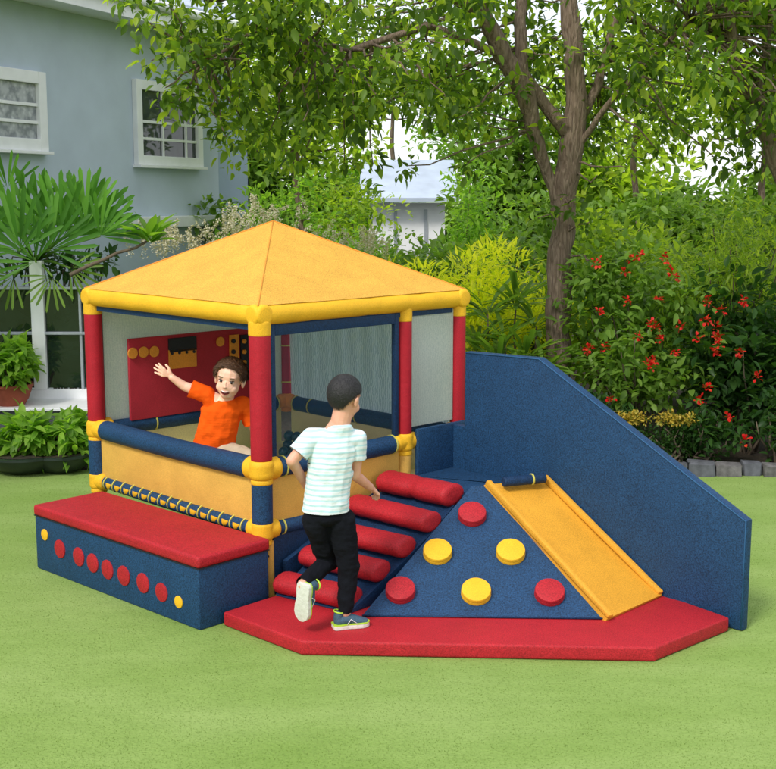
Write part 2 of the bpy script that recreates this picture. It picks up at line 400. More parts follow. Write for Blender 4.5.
# balls in the far corner
M['teal'] = plain('teal_plastic', s2l((16, 74, 84)), .35, nscale=5); M['ballred'] = plain('red_plastic', s2l((170, 24, 34)), .35, nscale=5)
def ball(p, r, mat, label, grp):
    bm = BM(); bmesh.ops.create_uvsphere(bm, u_segments=24, v_segments=16, radius=r)
    bmesh.ops.translate(bm, vec=p, verts=bm.verts); tube(bm, [p + Vector((math.cos(a) * r * 1.002, math.sin(a) * r * 1.002, 0)) for a in np.linspace(0, 2 * math.pi, 30)], .0012, 5, False)
    tag(obj('ball', bm, mat, smooth=True, loc=p), label, 'ball', grp)
for i, (px, py, z) in enumerate(((284, 452, 0), (293, 455, 0), (302, 452, 0), (288, 445, .02), (297, 444, .02), (289, 436, .07), (297, 437, .075), (305, 446, .01))):
    q = at_z(px, py, .42 + .034); q.z = .42 + .034
    if i in (5, 6): q = at_z(px, py, .52); 
    ball(q, .034, M['teal'], 'dark teal play ball in the heap on the playhouse floor, seen through the net window', 'teal balls heaped in the playhouse')
q = at_z(268, 452, .454); ball(q, .034, M['ballred'], 'single dark red ball on the playhouse floor behind the front post', None)

# ------------------------------------------------------------------ bench box
b0 = Vector((-1.912, 6.416, 0)); b1 = Vector((-.876, 5.441, 0)); bd = (b1 - b0).normalized(); bn = Vector((bd.y, -bd.x, 0))  # outward (towards camera-left)
if bn.dot(Vector((-1, -1, 0))) < 0: bn = -bn
BW = .43
be = thing('padded_bench', (b0 + b1) / 2 - bn * BW / 2, 'long blue foam bench with red cushion top and a row of red and yellow dots', 'bench')
bm = BM(); L = (b1 - b0).length; box(bm, (b0 + b1) / 2 - bn * BW / 2 + Z * .148, (L, BW, .296), frame(bd), .012); bo = obj('body', bm, M['blue'], be, smooth=30)
bm = BM(); box(bm, (b0 + b1) / 2 - bn * BW / 2 + Z * .326, (L + .012, BW + .012, .058), frame(bd), .02, 4)
for f in bm.faces[:]: pass
obj('cushion', bm, M['red'], be, smooth=40)
bm = BM(); box(bm, (b0 + b1) / 2 - bn * BW / 2 + Z * .2965, (L + .006, BW + .006, .005), frame(bd)); obj('piping', bm, M['black'], be)
for px, py, r, mt in ((45, 534.7, .031, 'yellow'), (60.2, 549, .05, 'red'), (79, 556.7, .05, 'red'), (93, 563, .05, 'red'), (107.7, 569.5, .05, 'red'), (124, 575.7, .051, 'red'), (143.3, 583, .05, 'red'), (161.9, 592.3, .047, 'red'), (178.9, 602, .03, 'yellow')):
    p = at_pl(px, py, b0, bn); bm = BM(); disc(bm, p, bn, r, .006, 40, .003); obj('dot', bm, M[mt], be, smooth=30)

# ------------------------------------------------------------------ base mat
MT = .068
mp_ = [at_z(223, 612, MT), at_z(301, 641, MT), at_z(655, 647.5, MT), at_z(729.5, 617.5, MT)]
ma = mp_ + [Vector((1.25, 5.92, MT)), Vector((.5, 6.68, MT)), Vector((.1, 6.4, MT)), Vector((-.52, 5.79, MT))]
bm = BM(); prism(bm, [Vector((p.x, p.y, .002)) for p in ma], Z * (MT - .002), .012, 3)
tag(obj('foam_mat', bm, M['red'], smooth=35, loc=(.4, 5.6, 0)), 'thick red foam mat with cut corners lying on the lawn in front of the climber', 'mat')

# ------------------------------------------------------------------ pyramid climber
T0 = at_z(362, 616, MT + .004); T1 = at_z(606, 619, MT + .004); T2 = Vector((.462, 6.12, .53)); 
tn = (T1 - T0).cross(T2 - T0).normalized()
if tn.z < 0: tn = -tn
pc = thing('climbing_wedge', Vector((.46, 5.7, MT)), 'blue triangular climbing slope with six raised red and yellow discs', 'climber')
bm = BM(); v = [bm.verts.new(p) for p in (T0, T1, T2 + (T1 - T0).normalized() * .03, T2 - (T1 - T0).normalized() * .03)]
w_ = [bm.verts.new(p) for p in (T0 - Z * .002, T1 - Z * .002, Vector((T2.x + .03, T2.y + .02, MT + .002)), Vector((T2.x - .03, T2.y + .02, MT + .002)))]
bm.faces.new(v); bm.faces.new(w_[::-1])
for i in range(4): bm.faces.new((v[i], w_[i], w_[(i + 1) % 4], v[(i + 1) % 4]))
bmesh.ops.recalc_face_normals(bm, faces=bm.faces)
obj('slope', bm, M['blue'], pc)
bm = BM(); tube(bm, [T0 + Z * .002, T1 + Z * .002], .0045, 8); obj('hem', bm, M['bluedark'], pc, smooth=True)
for px, py, mt in ((472.2, 513.3, 'red'), (437.6, 550.8, 'yellow'), (510.8, 551, 'yellow'), (400.4, 589.4, 'red'), (476.2, 590.8, 'yellow'), (549.8, 591.6, 'red')):
    c_ = at_pl(px, py - 1, T0 + tn * .03, tn) - tn * .03
    rr = .071
    bm = BM(); disc(bm, c_ + tn * .001, tn, rr, .016, 44, .003); o = obj('foothold', bm, M[mt], pc, smooth=30)
    bm = BM(); disc(bm, c_ + tn * .0175, tn, rr - .001, .02, 44, .007); obj('foothold_cap', bm, M[mt], o, smooth=30)

# ------------------------------------------------------------------ roll steps
st = thing('roll_staircase', Vector((-.1, 6.0, MT)), 'blue soft-play stair with five red padded rolls for steps', 'stairs')
sr = []
for (xl, yl), (xr, yr), z in (((385, 480), (455, 495), .50), ((354, 503), (433, 522), .405), ((328, 529), (408, 547), .312), ((306, 554), (383, 571), .22), ((281, 581), (355, 598), .128)):
    a_, c_ = at_z(xl, yl, z), at_z(xr, yr, z); d_ = (c_ - a_).normalized(); sr.append((a_, c_))
# ramp body below the rolls
bm = BM(); lft = [a_ - Z * .05 for a_, c_ in sr]; rgt = [c_ - Z * .05 for a_, c_ in sr]
top = []
for i in range(5):
    dv = Vector((-.02, -.05, 0)) if i == 4 else Vector()
    top.append((bm.verts.new(lft[i] + dv), bm.verts.new(rgt[i] + dv)))
bot = [(bm.verts.new(Vector((a.co.x, a.co.y, MT + .003))), bm.verts.new(Vector((c.co.x, c.co.y, MT + .003)))) for a, c in top]
for i in range(4):
    bm.faces.new((top[i][0], top[i][1], top[i + 1][1], top[i + 1][0])); bm.faces.new((bot[i][0], bot[i + 1][0], bot[i + 1][1], bot[i][1]))
    bm.faces.new((top[i][0], top[i + 1][0], bot[i + 1][0], bot[i][0])); bm.faces.new((top[i][1], bot[i][1], bot[i + 1][1], top[i + 1][1]))
bm.faces.new((top[0][0], bot[0][0], bot[0][1], top[0][1])); bm.faces.new((top[4][0], top[4][1], bot[4][1], bot[4][0]))
obj('ramp', bm, M['bluedark'], st)
for i, (a_, c_) in enumerate(sr):
    bm = BM(); pad(bm, a_, c_, .063 if i == 0 else .056, rnd=.42, seams=2 if i == 0 else 1, bulge=.14 if i == 0 else 0)
    dd = (c_ - a_).normalized(); hh = Z.cross(dd).normalized()
    for v in bm.verts:
        o_ = (v.co - a_) - dd * (v.co - a_).dot(dd); v.co += hh * o_.dot(hh) * .45 - Z * (o_.z * .12 if o_.z > 0 else 0) + Vector(RNG.normal(size=3)) * .0006
    obj('step_roll', bm, M['red'], st, smooth=True)
# dark blue skirts beside the playhouse leg
bm = BM(); q0 = PF + B * .10 - A * .06; q1 = sr[0][0] + Vector((-.03, .02, 0))
prism(bm, [Vector((q0.x, q0.y, MT + .004)), Vector((q1.x, q1.y, MT + .004)), Vector((q1.x, q1.y, .45)), Vector((q0.x, q0.y, .20))], A * .03)
obj('side_skirt', bm, M['bluedark'], st)

# ------------------------------------------------------------------ tall side wall + platform + slide
W0 = Vector((1.645, 5.428, 0)); wn = -B
wl = [(0, .003), (0, .53), (1.228, 1.168), (1.745, 1.155), (1.745, .735), (1.86, .735), (1.86, .003)]
bm = BM(); prism(bm, [W0 + A * s_ + Z * z for s_, z in wl], B * .05, .008, 2)
tag(obj('side_wall', bm, M['blue'], smooth=35, loc=(1.05, 6.1, 0)), 'tall blue padded wall with slanting top edge behind the slide', 'padded wall')
wall_ = bpy.data.objects['side_wall']
M['pipe'] = fabric('pale_blue_piping', s2l((44, 92, 134)), fine=500, wr=0)
bm = BM(); tube(bm, [W0 + A * s_ + Z * z - B * .001 for s_, z in ((.006, .01), (.006, .527), (1.228, 1.162), (1.74, 1.15))], .0035, 6); obj('piping', bm, M['pipe'], wall_, smooth=True)
S0 = at_z(607, 619, MT + .012); S1 = Vector((1.345, 5.736, MT + .012)) - B * .01; S3 = Vector((.495, 6.12, .535)); S2 = Vector((.835, 6.262, .535)) - B * .012
pf = [PM - A * .05 + B * .02, PR - A * .055, W0 + A * 1.73 - B * .01, W0 + A * 1.1 - B * .01, Vector((S2.x, S2.y, 0)), Vector((S3.x, S3.y, 0)), Vector((.44, 6.14, 0)), Vector((sr[0][1].x, sr[0][1].y + .01, 0)), Vector((sr[0][0].x + .02, sr[0][0].y + .03, 0))]
bm = BM(); prism(bm, [Vector((p.x, p.y, MT + .006)) for p in pf], Z * (.485 - MT), .006)
tag(obj('platform', bm, M['blue'], smooth=30, loc=(.4, 6.4, 0)), 'blue foam platform joining the red roll steps to the yellow slide', 'platform')
sld = thing('slide', (S0 + S1) / 2, 'short yellow padded slide running down to the red mat along the blue wall', 'slide')
ds = (S0 - S3); un = (S1 - S0).cross(S3 - S0).normalized(); un = un if un.z > 0 else -un
bm = BM(); n = 16; top = []; 
for i in range(n + 1):
    f = i / n; sgz = -.012 * math.sin(math.pi * f)
    top.append([bm.verts.new(S3.lerp(S0, f).lerp(S2.lerp(S1, f), k / 6) + Z * sgz) for k in range(7)])
for i in range(n):
    for k in range(6): bm.faces.new((top[i][k], top[i][k + 1], top[i + 1][k + 1], top[i + 1][k]))
ge = bmesh.ops.extrude_face_region(bm, geom=bm.faces[:]); bmesh.ops.translate(bm, vec=-un * .03, verts=[v for v in ge['geom'] if isinstance(v, bmesh.types.BMVert)])
obj('slide_bed', bm, M['slide'], sld, smooth=40)
for a_, c_, s_ in ((S3, S0, 1), (S2, S1, -1)):
    sd = (S2 - S3).normalized() * s_; bm = BM(); d_ = (c_ - a_)
    prism(bm, [a_ + un * .002, c_ + un * .002, c_ + un * .022, a_ + un * .03], sd * .028, .007); obj('slide_edge', bm, M['slide'], sld, smooth=40)
bm = BM(); o_ = at_z(503, 482, .555); p_ = at_z(545, 478, .555)
pad(bm, o_, p_, .026, rnd=.3); hr = obj('head_roll', bm, M['bluedark'], sld, smooth=True)
bm = BM(); ring(bm, o_.lerp(p_, .68), p_ - o_, .026); obj('strap', bm, M['strap'], hr)

BL = 13
LEAF = {'ovate': [(0, 0), (.14, .32), (.38, .5), (.70, .36), (1, 0)], 'round': [(0, 0), (.28, .5), (.7, .48), (1, 0)], 'strap': [(0, .15), (.45, .46), (.92, .44), (1, 0)], 'blade': [(0, .3), (.3, .5), (.7, .34), (1, 0)]}
def leaf_mesh(name, P, D, U, L, W, kind='ovate', droop=.18, fold=.18):
    """P origin, D direction, U up hint, L length, W width: one folded, drooping leaf each"""
    P, D, U = (np.asarray(a, float) for a in (P, D, U)); n = len(P); L = np.broadcast_to(np.asarray(L, float), n)[:, None]; W = np.broadcast_to(np.asarray(W, float), n)[:, None]
    D = D / np.linalg.norm(D, axis=1, keepdims=True); S = np.cross(D, U); S /= np.linalg.norm(S, axis=1, keepdims=True) + 1e-9; Nn = np.cross(S, D)
    o = LEAF[kind]; V = []
    def pt(f, s, k): return P + D * L * f + S * W * s * k + Nn * (np.abs(s) * W * fold * 2 - L * droop * f * f)
    V.append(pt(0, 0, 0))
    for f, w_ in o[1:-1]: V += [pt(f, w_, 1), pt(f, 0, 0), pt(f, w_, -1)]
    V.append(pt(1, 0, 0)); k = len(V); VV = np.stack(V, 1).reshape(-1, 3)
    m_ = len(o) - 2; F = [(0, 2, 1), (0, 3, 2)]
    for i in range(m_ - 1): a = 1 + 3 * i; F += [(a, a + 1, a + 4, a + 3), (a + 1, a + 2, a + 5, a + 4)]
    a = 1 + 3 * (m_ - 1); F += [(a, a + 1, a + 3), (a + 1, a + 2, a + 3)]
    nf = n * len(F); base = (np.arange(n) * k)
    loops = []; starts = []; tot = []; c_ = 0
    fl = np.concatenate([np.array(f) for f in F]); lens = np.array([len(f) for f in F])
    allv = (base[:, None] + fl[None, :]).reshape(-1); totals = np.tile(lens, n); st_ = np.concatenate([[0], np.cumsum(totals)[:-1]])
    me = bpy.data.meshes.new(name); me.vertices.add(len(VV)); me.vertices.foreach_set('co', VV.reshape(-1))
    me.loops.add(len(allv)); me.loops.foreach_set('vertex_index', allv.astype(np.int32)); me.polygons.add(nf)
    me.polygons.foreach_set('loop_start', st_.astype(np.int32)); me.polygons.foreach_set('loop_total', totals.astype(np.int32)); me.update(calc_edges=True); me.validate()
    return me

# ------------------------------------------------------------------ people
_sv = None
def sph_template(nu=14, nv=10):
    vs = [(0, 0, 1)]; fs = []
    for j in range(1, nv):
        th = math.pi * j / nv
        for i in range(nu):
            ph = 2 * math.pi * i / nu; vs.append((math.sin(th) * math.cos(ph), math.sin(th) * math.sin(ph), math.cos(th)))
    vs.append((0, 0, -1)); last = len(vs) - 1
    for i in range(nu):
        fs.append((0, 1 + i, 1 + (i + 1) % nu)); base = 1 + (nv - 2) * nu; fs.append((last, base + (i + 1) % nu, base + i))
        for j in range(nv - 2):
            a_ = 1 + j * nu + i; b_ = 1 + j * nu + (i + 1) % nu; fs.append((a_, a_ + nu, b_ + nu, b_))
    return np.array(vs), fs
SV, SF = sph_template()
class Blob:
    def __init__(s): s.v = []; s.f = []; s.n = 0
    def ell(s, c, r, rot=None):
        r = np.array(r if hasattr(r, '__len__') else (r, r, r), float); p = SV * r
        if rot is not None: p = p @ np.array(rot).T
        s.v.append(p + np.array(c)); k = s.n; s.f += [tuple(i + k for i in f) for f in SF]; s.n += len(SV); return s
    def limb(s, pts, rads, rot=None):
        for i in range(len(pts) - 1):
            p, q = np.array(pts[i], float), np.array(pts[i + 1], float)
            a = np.array(rads[i] if hasattr(rads[i], '__len__') else (rads[i],) * 3, float); b = np.array(rads[i + 1] if hasattr(rads[i + 1], '__len__') else (rads[i + 1],) * 3, float)
            k = max(2, int(np.linalg.norm(q - p) / (min(a.min(), b.min()) * .3)) + 1)
            for j in range(k + 1): f = j / k; s.ell(p + (q - p) * f, a + (b - a) * f, rot)
        return s
    def mesh(s, name, voxel=.003, smooth=4, noise_amp=0, noise_scale=20):
        me = bpy.data.meshes.new(name); me.from_pydata(np.concatenate(s.v).tolist(), [], s.f)
        o = bpy.data.objects.new('tmp', me); COL.objects.link(o)
        md = o.modifiers.new('r', 'REMESH'); md.mode = 'VOXEL'; md.voxel_size = voxel
        if smooth: sm = o.modifiers.new('s', 'SMOOTH'); sm.iterations = smooth; sm.factor = .5
        dg = bpy.context.evaluated_depsgraph_get(); ev = o.evaluated_get(dg)
        r = bpy.data.meshes.new_from_object(ev); r.name = name; bpy.data.objects.remove(o); bpy.data.meshes.remove(me)
        if noise_amp:
            r.calc_loop_triangles() if False else None
            Q = Matrix.Rotation(.7, 3, 'X') @ Matrix.Rotation(.9, 3, 'Y')
            def fb(p): return mnoise.noise(p) + .5 * mnoise.noise((Q @ p) * 2.1 + Vector((3, 1, 7)))
            co = [v.co + v.normal * noise_amp * fb(Q @ Vector((v.co.x, v.co.y, v.co.z * 1.4)) * noise_scale) for v in r.vertices]
            r.vertices.foreach_set('co', [c for p in co for c in p]); r.update()
        return r
def trim(me, cuts):
    """cut clothing open where a limb or the waist comes out: (point, outward direction, radius)"""
    bm = bmesh.new(); bm.from_mesh(me); dead = []
    for f in bm.faces:
        c = f.calc_center_median()
        for p, d, r in cuts:
            if (c - p).dot(d) > 0 and (c - p).length < r: dead.append(f); break
    bmesh.ops.delete(bm, geom=dead, context='FACES'); bm.to_mesh(me); bm.free(); return me
def skinmat(name, col):
    m, t, b = newmat(name); tc = N(t, 'ShaderNodeTexCoord'); n = N(t, 'ShaderNodeTexNoise', Scale=30.0, Detail=3.0)
    t.links.new(tc.outputs['Object'], n.inputs['Vector'])
    t.links.new(ramp(t, n.outputs[0], [(.3, rgba((col[0] * .95, col[1] * .86, col[2] * .84))), (.7, rgba(col, 1.04))]), b.inputs['Base Color'])
    b.inputs['Roughness'].default_value = .5; b.inputs['Subsurface Weight'].default_value = .15; b.inputs['Subsurface Radius'].default_value = (.02, .008, .004)
    b.inputs['Subsurface Scale'].default_value = .3; return m
def hairmat(name, c1, c2):
    m, t, b = newmat(name); tc = N(t, 'ShaderNodeTexCoord'); mp = N(t, 'ShaderNodeMapping'); mp.inputs['Scale'].default_value = (1.6, .35, 1)
    n = N(t, 'ShaderNodeTexNoise', Scale=210.0, Detail=3.0); t.links.new(tc.outputs['Object'], mp.inputs[0]); t.links.new(mp.outputs[0], n.inputs['Vector'])
    t.links.new(ramp(t, n.outputs[0], [(.3, rgba(c1)), (.7, rgba(c2))]), b.inputs['Base Color']); b.inputs['Roughness'].default_value = .55
    bp = N(t, 'ShaderNodeBump', Strength=.9, Distance=.004); t.links.new(n.outputs[0], bp.inputs['Height']); t.links.new(bp.outputs[0], b.inputs['Normal']); return m
def hair_shell(c, Rm, rad, thick, line, amp, seed, freq=30):
    """cap of hair: rises off the skull above a hairline that depends on the angle from the face"""
    nu, nv = 120, 70; bm = BM(); rows = []
    for j in range(nv + 1):
        th = math.pi * j / nv; row = []
        for i in range(nu):
            ph = 2 * math.pi * i / nu; d = Vector((math.sin(th) * math.sin(ph), -math.sin(th) * math.cos(ph), math.cos(th)))
            ang = abs((math.degrees(ph) + 180) % 360 - 180)
            hl = np.interp(ang, [k for k, _ in line], [v for _, v in line]); hl += .05 * mnoise.noise(d * 9 + Vector((seed, 0, 0)))
            s = (d.z - hl) / .14; s = max(-1, min(1, s)); s = s * (1.5 - .5 * s * s)
            tf = amp * (mnoise.noise(Vector((d.x * freq, d.y * 7, d.z * 9 + seed))) + .6 * mnoise.noise(d * 11 + Vector((0, seed, 0)))) * max(0, s)
            k = thick * s if s > 0 else .022 * s
            row.append(bm.verts.new(Vector(c) + Rm @ Vector((d.x * (rad[0] + k + tf), d.y * (rad[1] + k + tf), d.z * (rad[2] + k * 1.1 + tf)))))
        rows.append(row)
    for j in range(nv):
        for i in range(nu): bm.faces.new((rows[j][i], rows[j][(i + 1) % nu], rows[j + 1][(i + 1) % nu], rows[j + 1][i]))
    bmesh.ops.remove_doubles(bm, verts=bm.verts, dist=1e-5); return bm
def strands(root, c, Rm, rad, line, off, n, L, W, mat, flow, seed, lift=.25, rnd=.28):
    P, D, U = [], [], []
    while len(P) < n:
        d = Vector(RNG.normal(size=3)).normalized(); ang = abs(math.degrees(math.atan2(d.x, -d.y)))
        hl = np.interp(ang, [k for k, _ in line], [v for _, v in line])
        if d.z < hl + .04 * RNG.normal() + .03: continue
        f = Vector(flow(d)); f = (f - d * f.dot(d)).normalized(); f = (f + Vector(RNG.normal(size=3)) * rnd + d * lift).normalized()
        P.append(Vector(c) + Rm @ Vector((d.x * (rad[0] + off), d.y * (rad[1] + off), d.z * (rad[2] + off)))); D.append(Rm @ f); U.append(Rm @ d)
    LL = L * (.6 + .8 * RNG.random(n)); obj('hair_locks', leaf_mesh('hair_locks', [tuple(p) for p in P], [tuple(p) for p in D], [tuple(p) for p in U], LL, LL * W, 'blade', .22), mat, root, smooth=True)['kind'] = 'stuff'
def head(bl, c, Rm, s=1.0):
    def e(p, r): bl.ell(np.array(c) + np.array(Rm @ (Vector(p) * s)), np.array(r) * s, Rm)
    e((0, .014, .026), (.072, .086, .077)); e((0, -.010, -.028), (.059, .068, .068)); e((0, -.022, -.066), (.038, .046, .034))
    for k in (-1, 1):
        e((k * .033, -.038, -.036), (.024, .026, .025)); e((k * .072, .012, -.012), (.009, .017, .026)); e((k * .076, .018, -.004), (.008, .014, .017))
        e((k * .026, -.058, .022), (.020, .008, .008))
    e((0, -.070, -.012), (.0065, .011, .018)); e((0, -.079, -.024), (.0085, .0095, .0075))
    for k in (-1, 1): e((k * .008, -.073, -.026), (.006, .007, .005))
def face(root, c, Rm, s, mouth_open=True):
    def P(p): return Vector(c) + Rm @ (Vector(p) * s)
    def el(name, p, r, mat, par, tilt=0):
        bl = BM(); bmesh.ops.create_uvsphere(bl, u_segments=20, v_segments=14, radius=1)
        Mt = Matrix.Translation(P(p)) @ (Rm @ Matrix.Rotation(tilt, 3, 'Y')).to_4x4() @ Matrix.Diagonal((r[0] * s, r[1] * s, r[2] * s, 1))
        bmesh.ops.transform(bl, matrix=Mt, verts=bl.verts); return obj(name, bl, mat, par, smooth=True)
    for k in (-1, 1):
        ey = el('eye', (k * .0285, -.0585, .002), (.0122, .0112, .0070), M['eyewhite'], root, k * .05)
        el('iris', (k * .0285 + .001, -.0672, .0015), (.0066, .0036, .0066), M['iris'], ey)
        el('eyelid', (k * .0285, -.0590, .0082), (.0142, .0120, .0018), M['iris'], ey, -k * .06)
        el('eyebrow', (k * .0295, -.0655, .0235), (.0165, .0045, .0024), M['hair1'], root, k * -.12)
    def arc(w, z0, rise, rm, y0=-.0725, r0=.001):
        pts = []; rs = []
        for i in range(13):
            x = w * (i / 6 - 1); pts.append(P((x, y0 + x * x * 14, z0 + rise * (x / w) ** 2))); rs.append((r0 + (rm - r0) * (1 - (x / w) ** 2) ** .6) * s)
        bm = BM(); tube(bm, pts, rs, 12, up=Rm @ Vector((0, 0, 1))); return bm
    mo = obj('mouth', arc(.0262, -.0575, .0095, .0110, -.0650), M['mouth'], root, smooth=True)
    obj('teeth', arc(.0205, -.0510, .0062, .0032, -.0735), M['eyewhite'], mo, smooth=True)
    obj('lip', arc(.0245, -.0690, .0170, .0026, -.0705), M['lip'], mo, smooth=True)
    obj('lip', arc(.0265, -.0470, .0030, .0020, -.0725), M['lip'], mo, smooth=True)
def fingers(bl, wrist, fwd, side, up, size, curl, spread=.35, thumb=1):
    """palm + four fingers + thumb; fwd along the hand, side towards the thumb, up = back of the hand"""
    w0, f, s_, u = Vector(wrist), Vector(fwd).normalized(), Vector(side).normalized(), Vector(up).normalized()
    pl = size * .48; fr = size * .052
    for k in range(4):
        x = (k - 1.5) * size * .115
        bl.limb([w0 + s_ * x * .6, w0 + f * pl + s_ * -x], [size * .09, size * .075])
        ln = size * (.42, .52, .48, .36)[3 - k] if thumb > 0 else size * .45
        base = w0 + f * pl + s_ * -x; dr = (f + s_ * (-x / size) * spread * 2.2).normalized(); pts = [base]; an = 0
        for j in range(3):
            an += curl; d = dr * math.cos(an) - u * math.sin(an); base = base + d * ln * (.42, .32, .26)[j]; pts.append(base)
        bl.limb(pts, [fr * 1.15, fr * 1.05, fr, fr * .85])
    tb = w0 + f * size * .14 + s_ * size * .17; t1 = tb + (f * .55 + s_ * .75 - u * .2).normalized() * size * .22; t2 = t1 + (f * .9 + s_ * .25 - u * .3).normalized() * size * .20
    bl.limb([w0 + s_ * size * .06, tb, t1, t2], [size * .09, size * .085, fr * 1.3, fr])
M['skin1'] = skinmat('fair_skin', s2l((250, 204, 178))); M['skin2'] = skinmat('light_skin', s2l((222, 168, 142)))
M['skinlid'] = skinmat('eyelid_skin', s2l((214, 158, 132)))
M['hair1'] = hairmat('brown_hair', (.03, .013, .006), (.17, .08, .035)); M['hair2'] = hairmat('black_hair', (.004, .004, .005), (.022, .02, .02))
M['hairfade'] = hairmat('cropped_hair', (.018, .013, .011), (.06, .045, .04))
M['eyewhite'] = plain('tooth_white', (.8, .8, .78), .25); M['iris'] = plain('dark_iris', (.012, .006, .004), .15)
M['mouth'] = plain('mouth_dark', (.12, .012, .012), .5); M['lip'] = plain('lip_pink', s2l((214, 120, 108)), .45)
M['tee'] = fabric('orange_cotton', (.95, .115, .006), fine=700, amp=.05, blot=.06, rough=.85, wr=.5, bump=.1, spec=.1)
M['khaki'] = fabric('khaki_cotton', s2l((206, 188, 160)), fine=600, amp=.08, rough=.9, wr=.7, spec=.1)
M['pants'] = fabric('black_cotton', (.006, .007, .011), fine=600, amp=.2, rough=.9, wr=.8, spec=.15)
M['piping'] = fabric('white_piping', (.6, .62, .65), fine=600)
# striped tee
m, t, b = newmat('striped_cotton'); tc = N(t, 'ShaderNodeTexCoord'); sx = N(t, 'ShaderNodeSeparateXYZ'); t.links.new(tc.outputs['Object'], sx.inputs[0])
nz = N(t, 'ShaderNodeTexNoise', Scale=9.0, Detail=2.0); t.links.new(tc.outputs['Object'], nz.inputs['Vector'])
m1 = N(t, 'ShaderNodeMath', operation='MULTIPLY_ADD'); t.links.new(nz.outputs[0], m1.inputs[0]); m1.inputs[1].default_value = .018; t.links.new(sx.outputs[2], m1.inputs[2])
m2 = N(t, 'ShaderNodeMath', operation='MULTIPLY'); t.links.new(m1.outputs[0], m2.inputs[0]); m2.inputs[1].default_value = 2 * math.pi / .0235
m3 = N(t, 'ShaderNodeMath', operation='SINE'); t.links.new(m2.outputs[0], m3.inputs[0])
t.links.new(ramp(t, m3.outputs[0], [(.15, rgba((.74, .80, .82))), (.62, rgba((.46, .68, .72)))]), b.inputs['Base Color'])
b.inputs['Roughness'].default_value = .9; n3 = N(t, 'ShaderNodeTexNoise', Scale=22.0, Detail=3.0, Distortion=1.0); t.links.new(tc.outputs['Object'], n3.inputs['Vector'])
bp = N(t, 'ShaderNodeBump', Strength=.25, Distance=.012); t.links.new(n3.outputs[0], bp.inputs['Height']); t.links.new(bp.outputs[0], b.inputs['Normal']); M['stripe'] = m
M['shoegrey'] = fabric('shoe_mesh', s2l((70, 98, 118)), fine=500, amp=.25, wr=.3); M['lime'] = plain('lime_trim', s2l((176, 214, 60)), .5)
M['sole'] = plain('pale_rubber', s2l((214, 214, 204)), .6, nscale=60, amp=.06, bump=.3); M['white'] = plain('white_lace', (.75, .76, .75), .6)
def shoe(root, heel, toe, up, ln, wd, name='shoe'):
    f = (Vector(toe) - Vector(heel)).normalized(); u = Vector(up); u = (u - f * u.dot(f)).normalized(); s_ = f.cross(u); Rm = Matrix((s_, f, u)).transposed(); h0 = Vector(heel)
    def P(x, y, z): return h0 + s_ * x * wd + f * y * ln + u * z * ln
    prof = [(0, .34), (.06, .44), (.2, .47), (.4, .42), (.6, .5), (.78, .52), (.9, .42), (.98, .2), (1, 0)]
    out = [(w_, y) for y, w_ in prof] + [(-w_, y) for y, w_ in prof[-2::-1]]
    bm = BM(); prism(bm, [P(x, y, 0) for x, y in out], u * ln * .13, ln * .02, 2); so_ = obj('sole', bm, M['sole'], None, smooth=40)
    bl = Blob(); bl.limb([P(0, .16, .22), P(0, .42, .24), P(0, .7, .17), P(0, .86, .14)], [(wd * .40, ln * .14, ln * .16), (wd * .40, ln * .15, ln * .15), (wd * .43, ln * .14, ln * .1), (wd * .38, ln * .11, ln * .075)], Rm)
    bl.limb([P(0, .14, .3), P(0, .17, .42)], [(wd * .36, ln * .12, ln * .08), (wd * .34, ln * .13, ln * .06)], Rm)
    up_ = obj(name, bl.mesh(name, .003, 3), M['shoegrey'], root, smooth=True)
    bpy.data.objects.remove(so_)
    bm = BM(); prism(bm, [P(x, y, 0) for x, y in out], u * ln * .12, ln * .02, 2); obj('sole', bm, M['sole'], up_, smooth=40)
    bm = BM(); prism(bm, [P(x * 1.02, y * 1.01 - .005, .115) for x, y in out], u * ln * .025); obj('trim', bm, M['lime'], up_)
    bm = BM(); tube(bm, [P(.36 * math.sin(a), .17 + .13 * -math.cos(a), .46 + .02 * math.cos(a)) for a in np.linspace(0, 2 * math.pi, 20)], ln * .02, 8, False); obj('collar', bm, M['lime'], up_, smooth=True)
    bm = BM()
    for k in range(4): y = .38 + k * .09; tube(bm, [P(-.3, y, .30 - k * .03), P(0, y + .01, .395 - k * .036), P(.3, y, .30 - k * .03)], ln * .014, 6)
    obj('laces', bm, M['white'], up_, smooth=True)
    for sd in (-1, 1):
        bm = BM(); tube(bm, [P(sd * .46, .35, .14), P(sd * .43, .45, .27), P(sd * .46, .62, .14)], ln * .012, 6); obj('stripe', bm, M['white'], up_, smooth=True)

def T(px, py, y): return at_y(px, py, y)
# ---- climbing boy seen from behind
Y = 5.30
p2 = thing('person', Vector((-.17, 5.30, MT)), 'child seen from behind stepping onto the red mat in striped white shirt and black trousers', 'person')
hc = T(345.5, 398.5, Y + .015); Rh = Matrix.Rotation(R(180 - 32), 3, 'Z') @ Matrix.Rotation(R(14), 3, 'X')
nk = T(340, 424, Y); ch = T(333, 450, Y); wa = T(328, 486, Y); pv = T(327, 508, Y)
sL, sR = T(311, 438, Y - .01), T(357, 439, Y + .02); eL, eR = T(292, 461, Y - .05), T(355, 475, Y + .04)
hL = T(306, 485, Y + .10); hR = T(370, 487, Y + .13)
hpL, hpR = T(316, 520, Y), T(341, 520, Y + .01); knL, knR = T(328, 562, Y + .10), T(349, 567, Y + .03); anL, anR = T(303, 585, Y - .08), T(345, 614, Y - .0)
anR.z = MT + .075
bl = Blob(); head(bl, hc, Rh, .93)
bl.limb([hc + Vector((-.005, -.012, -.035)), nk, ch], [.045, .045, (.10, .062, .06)])
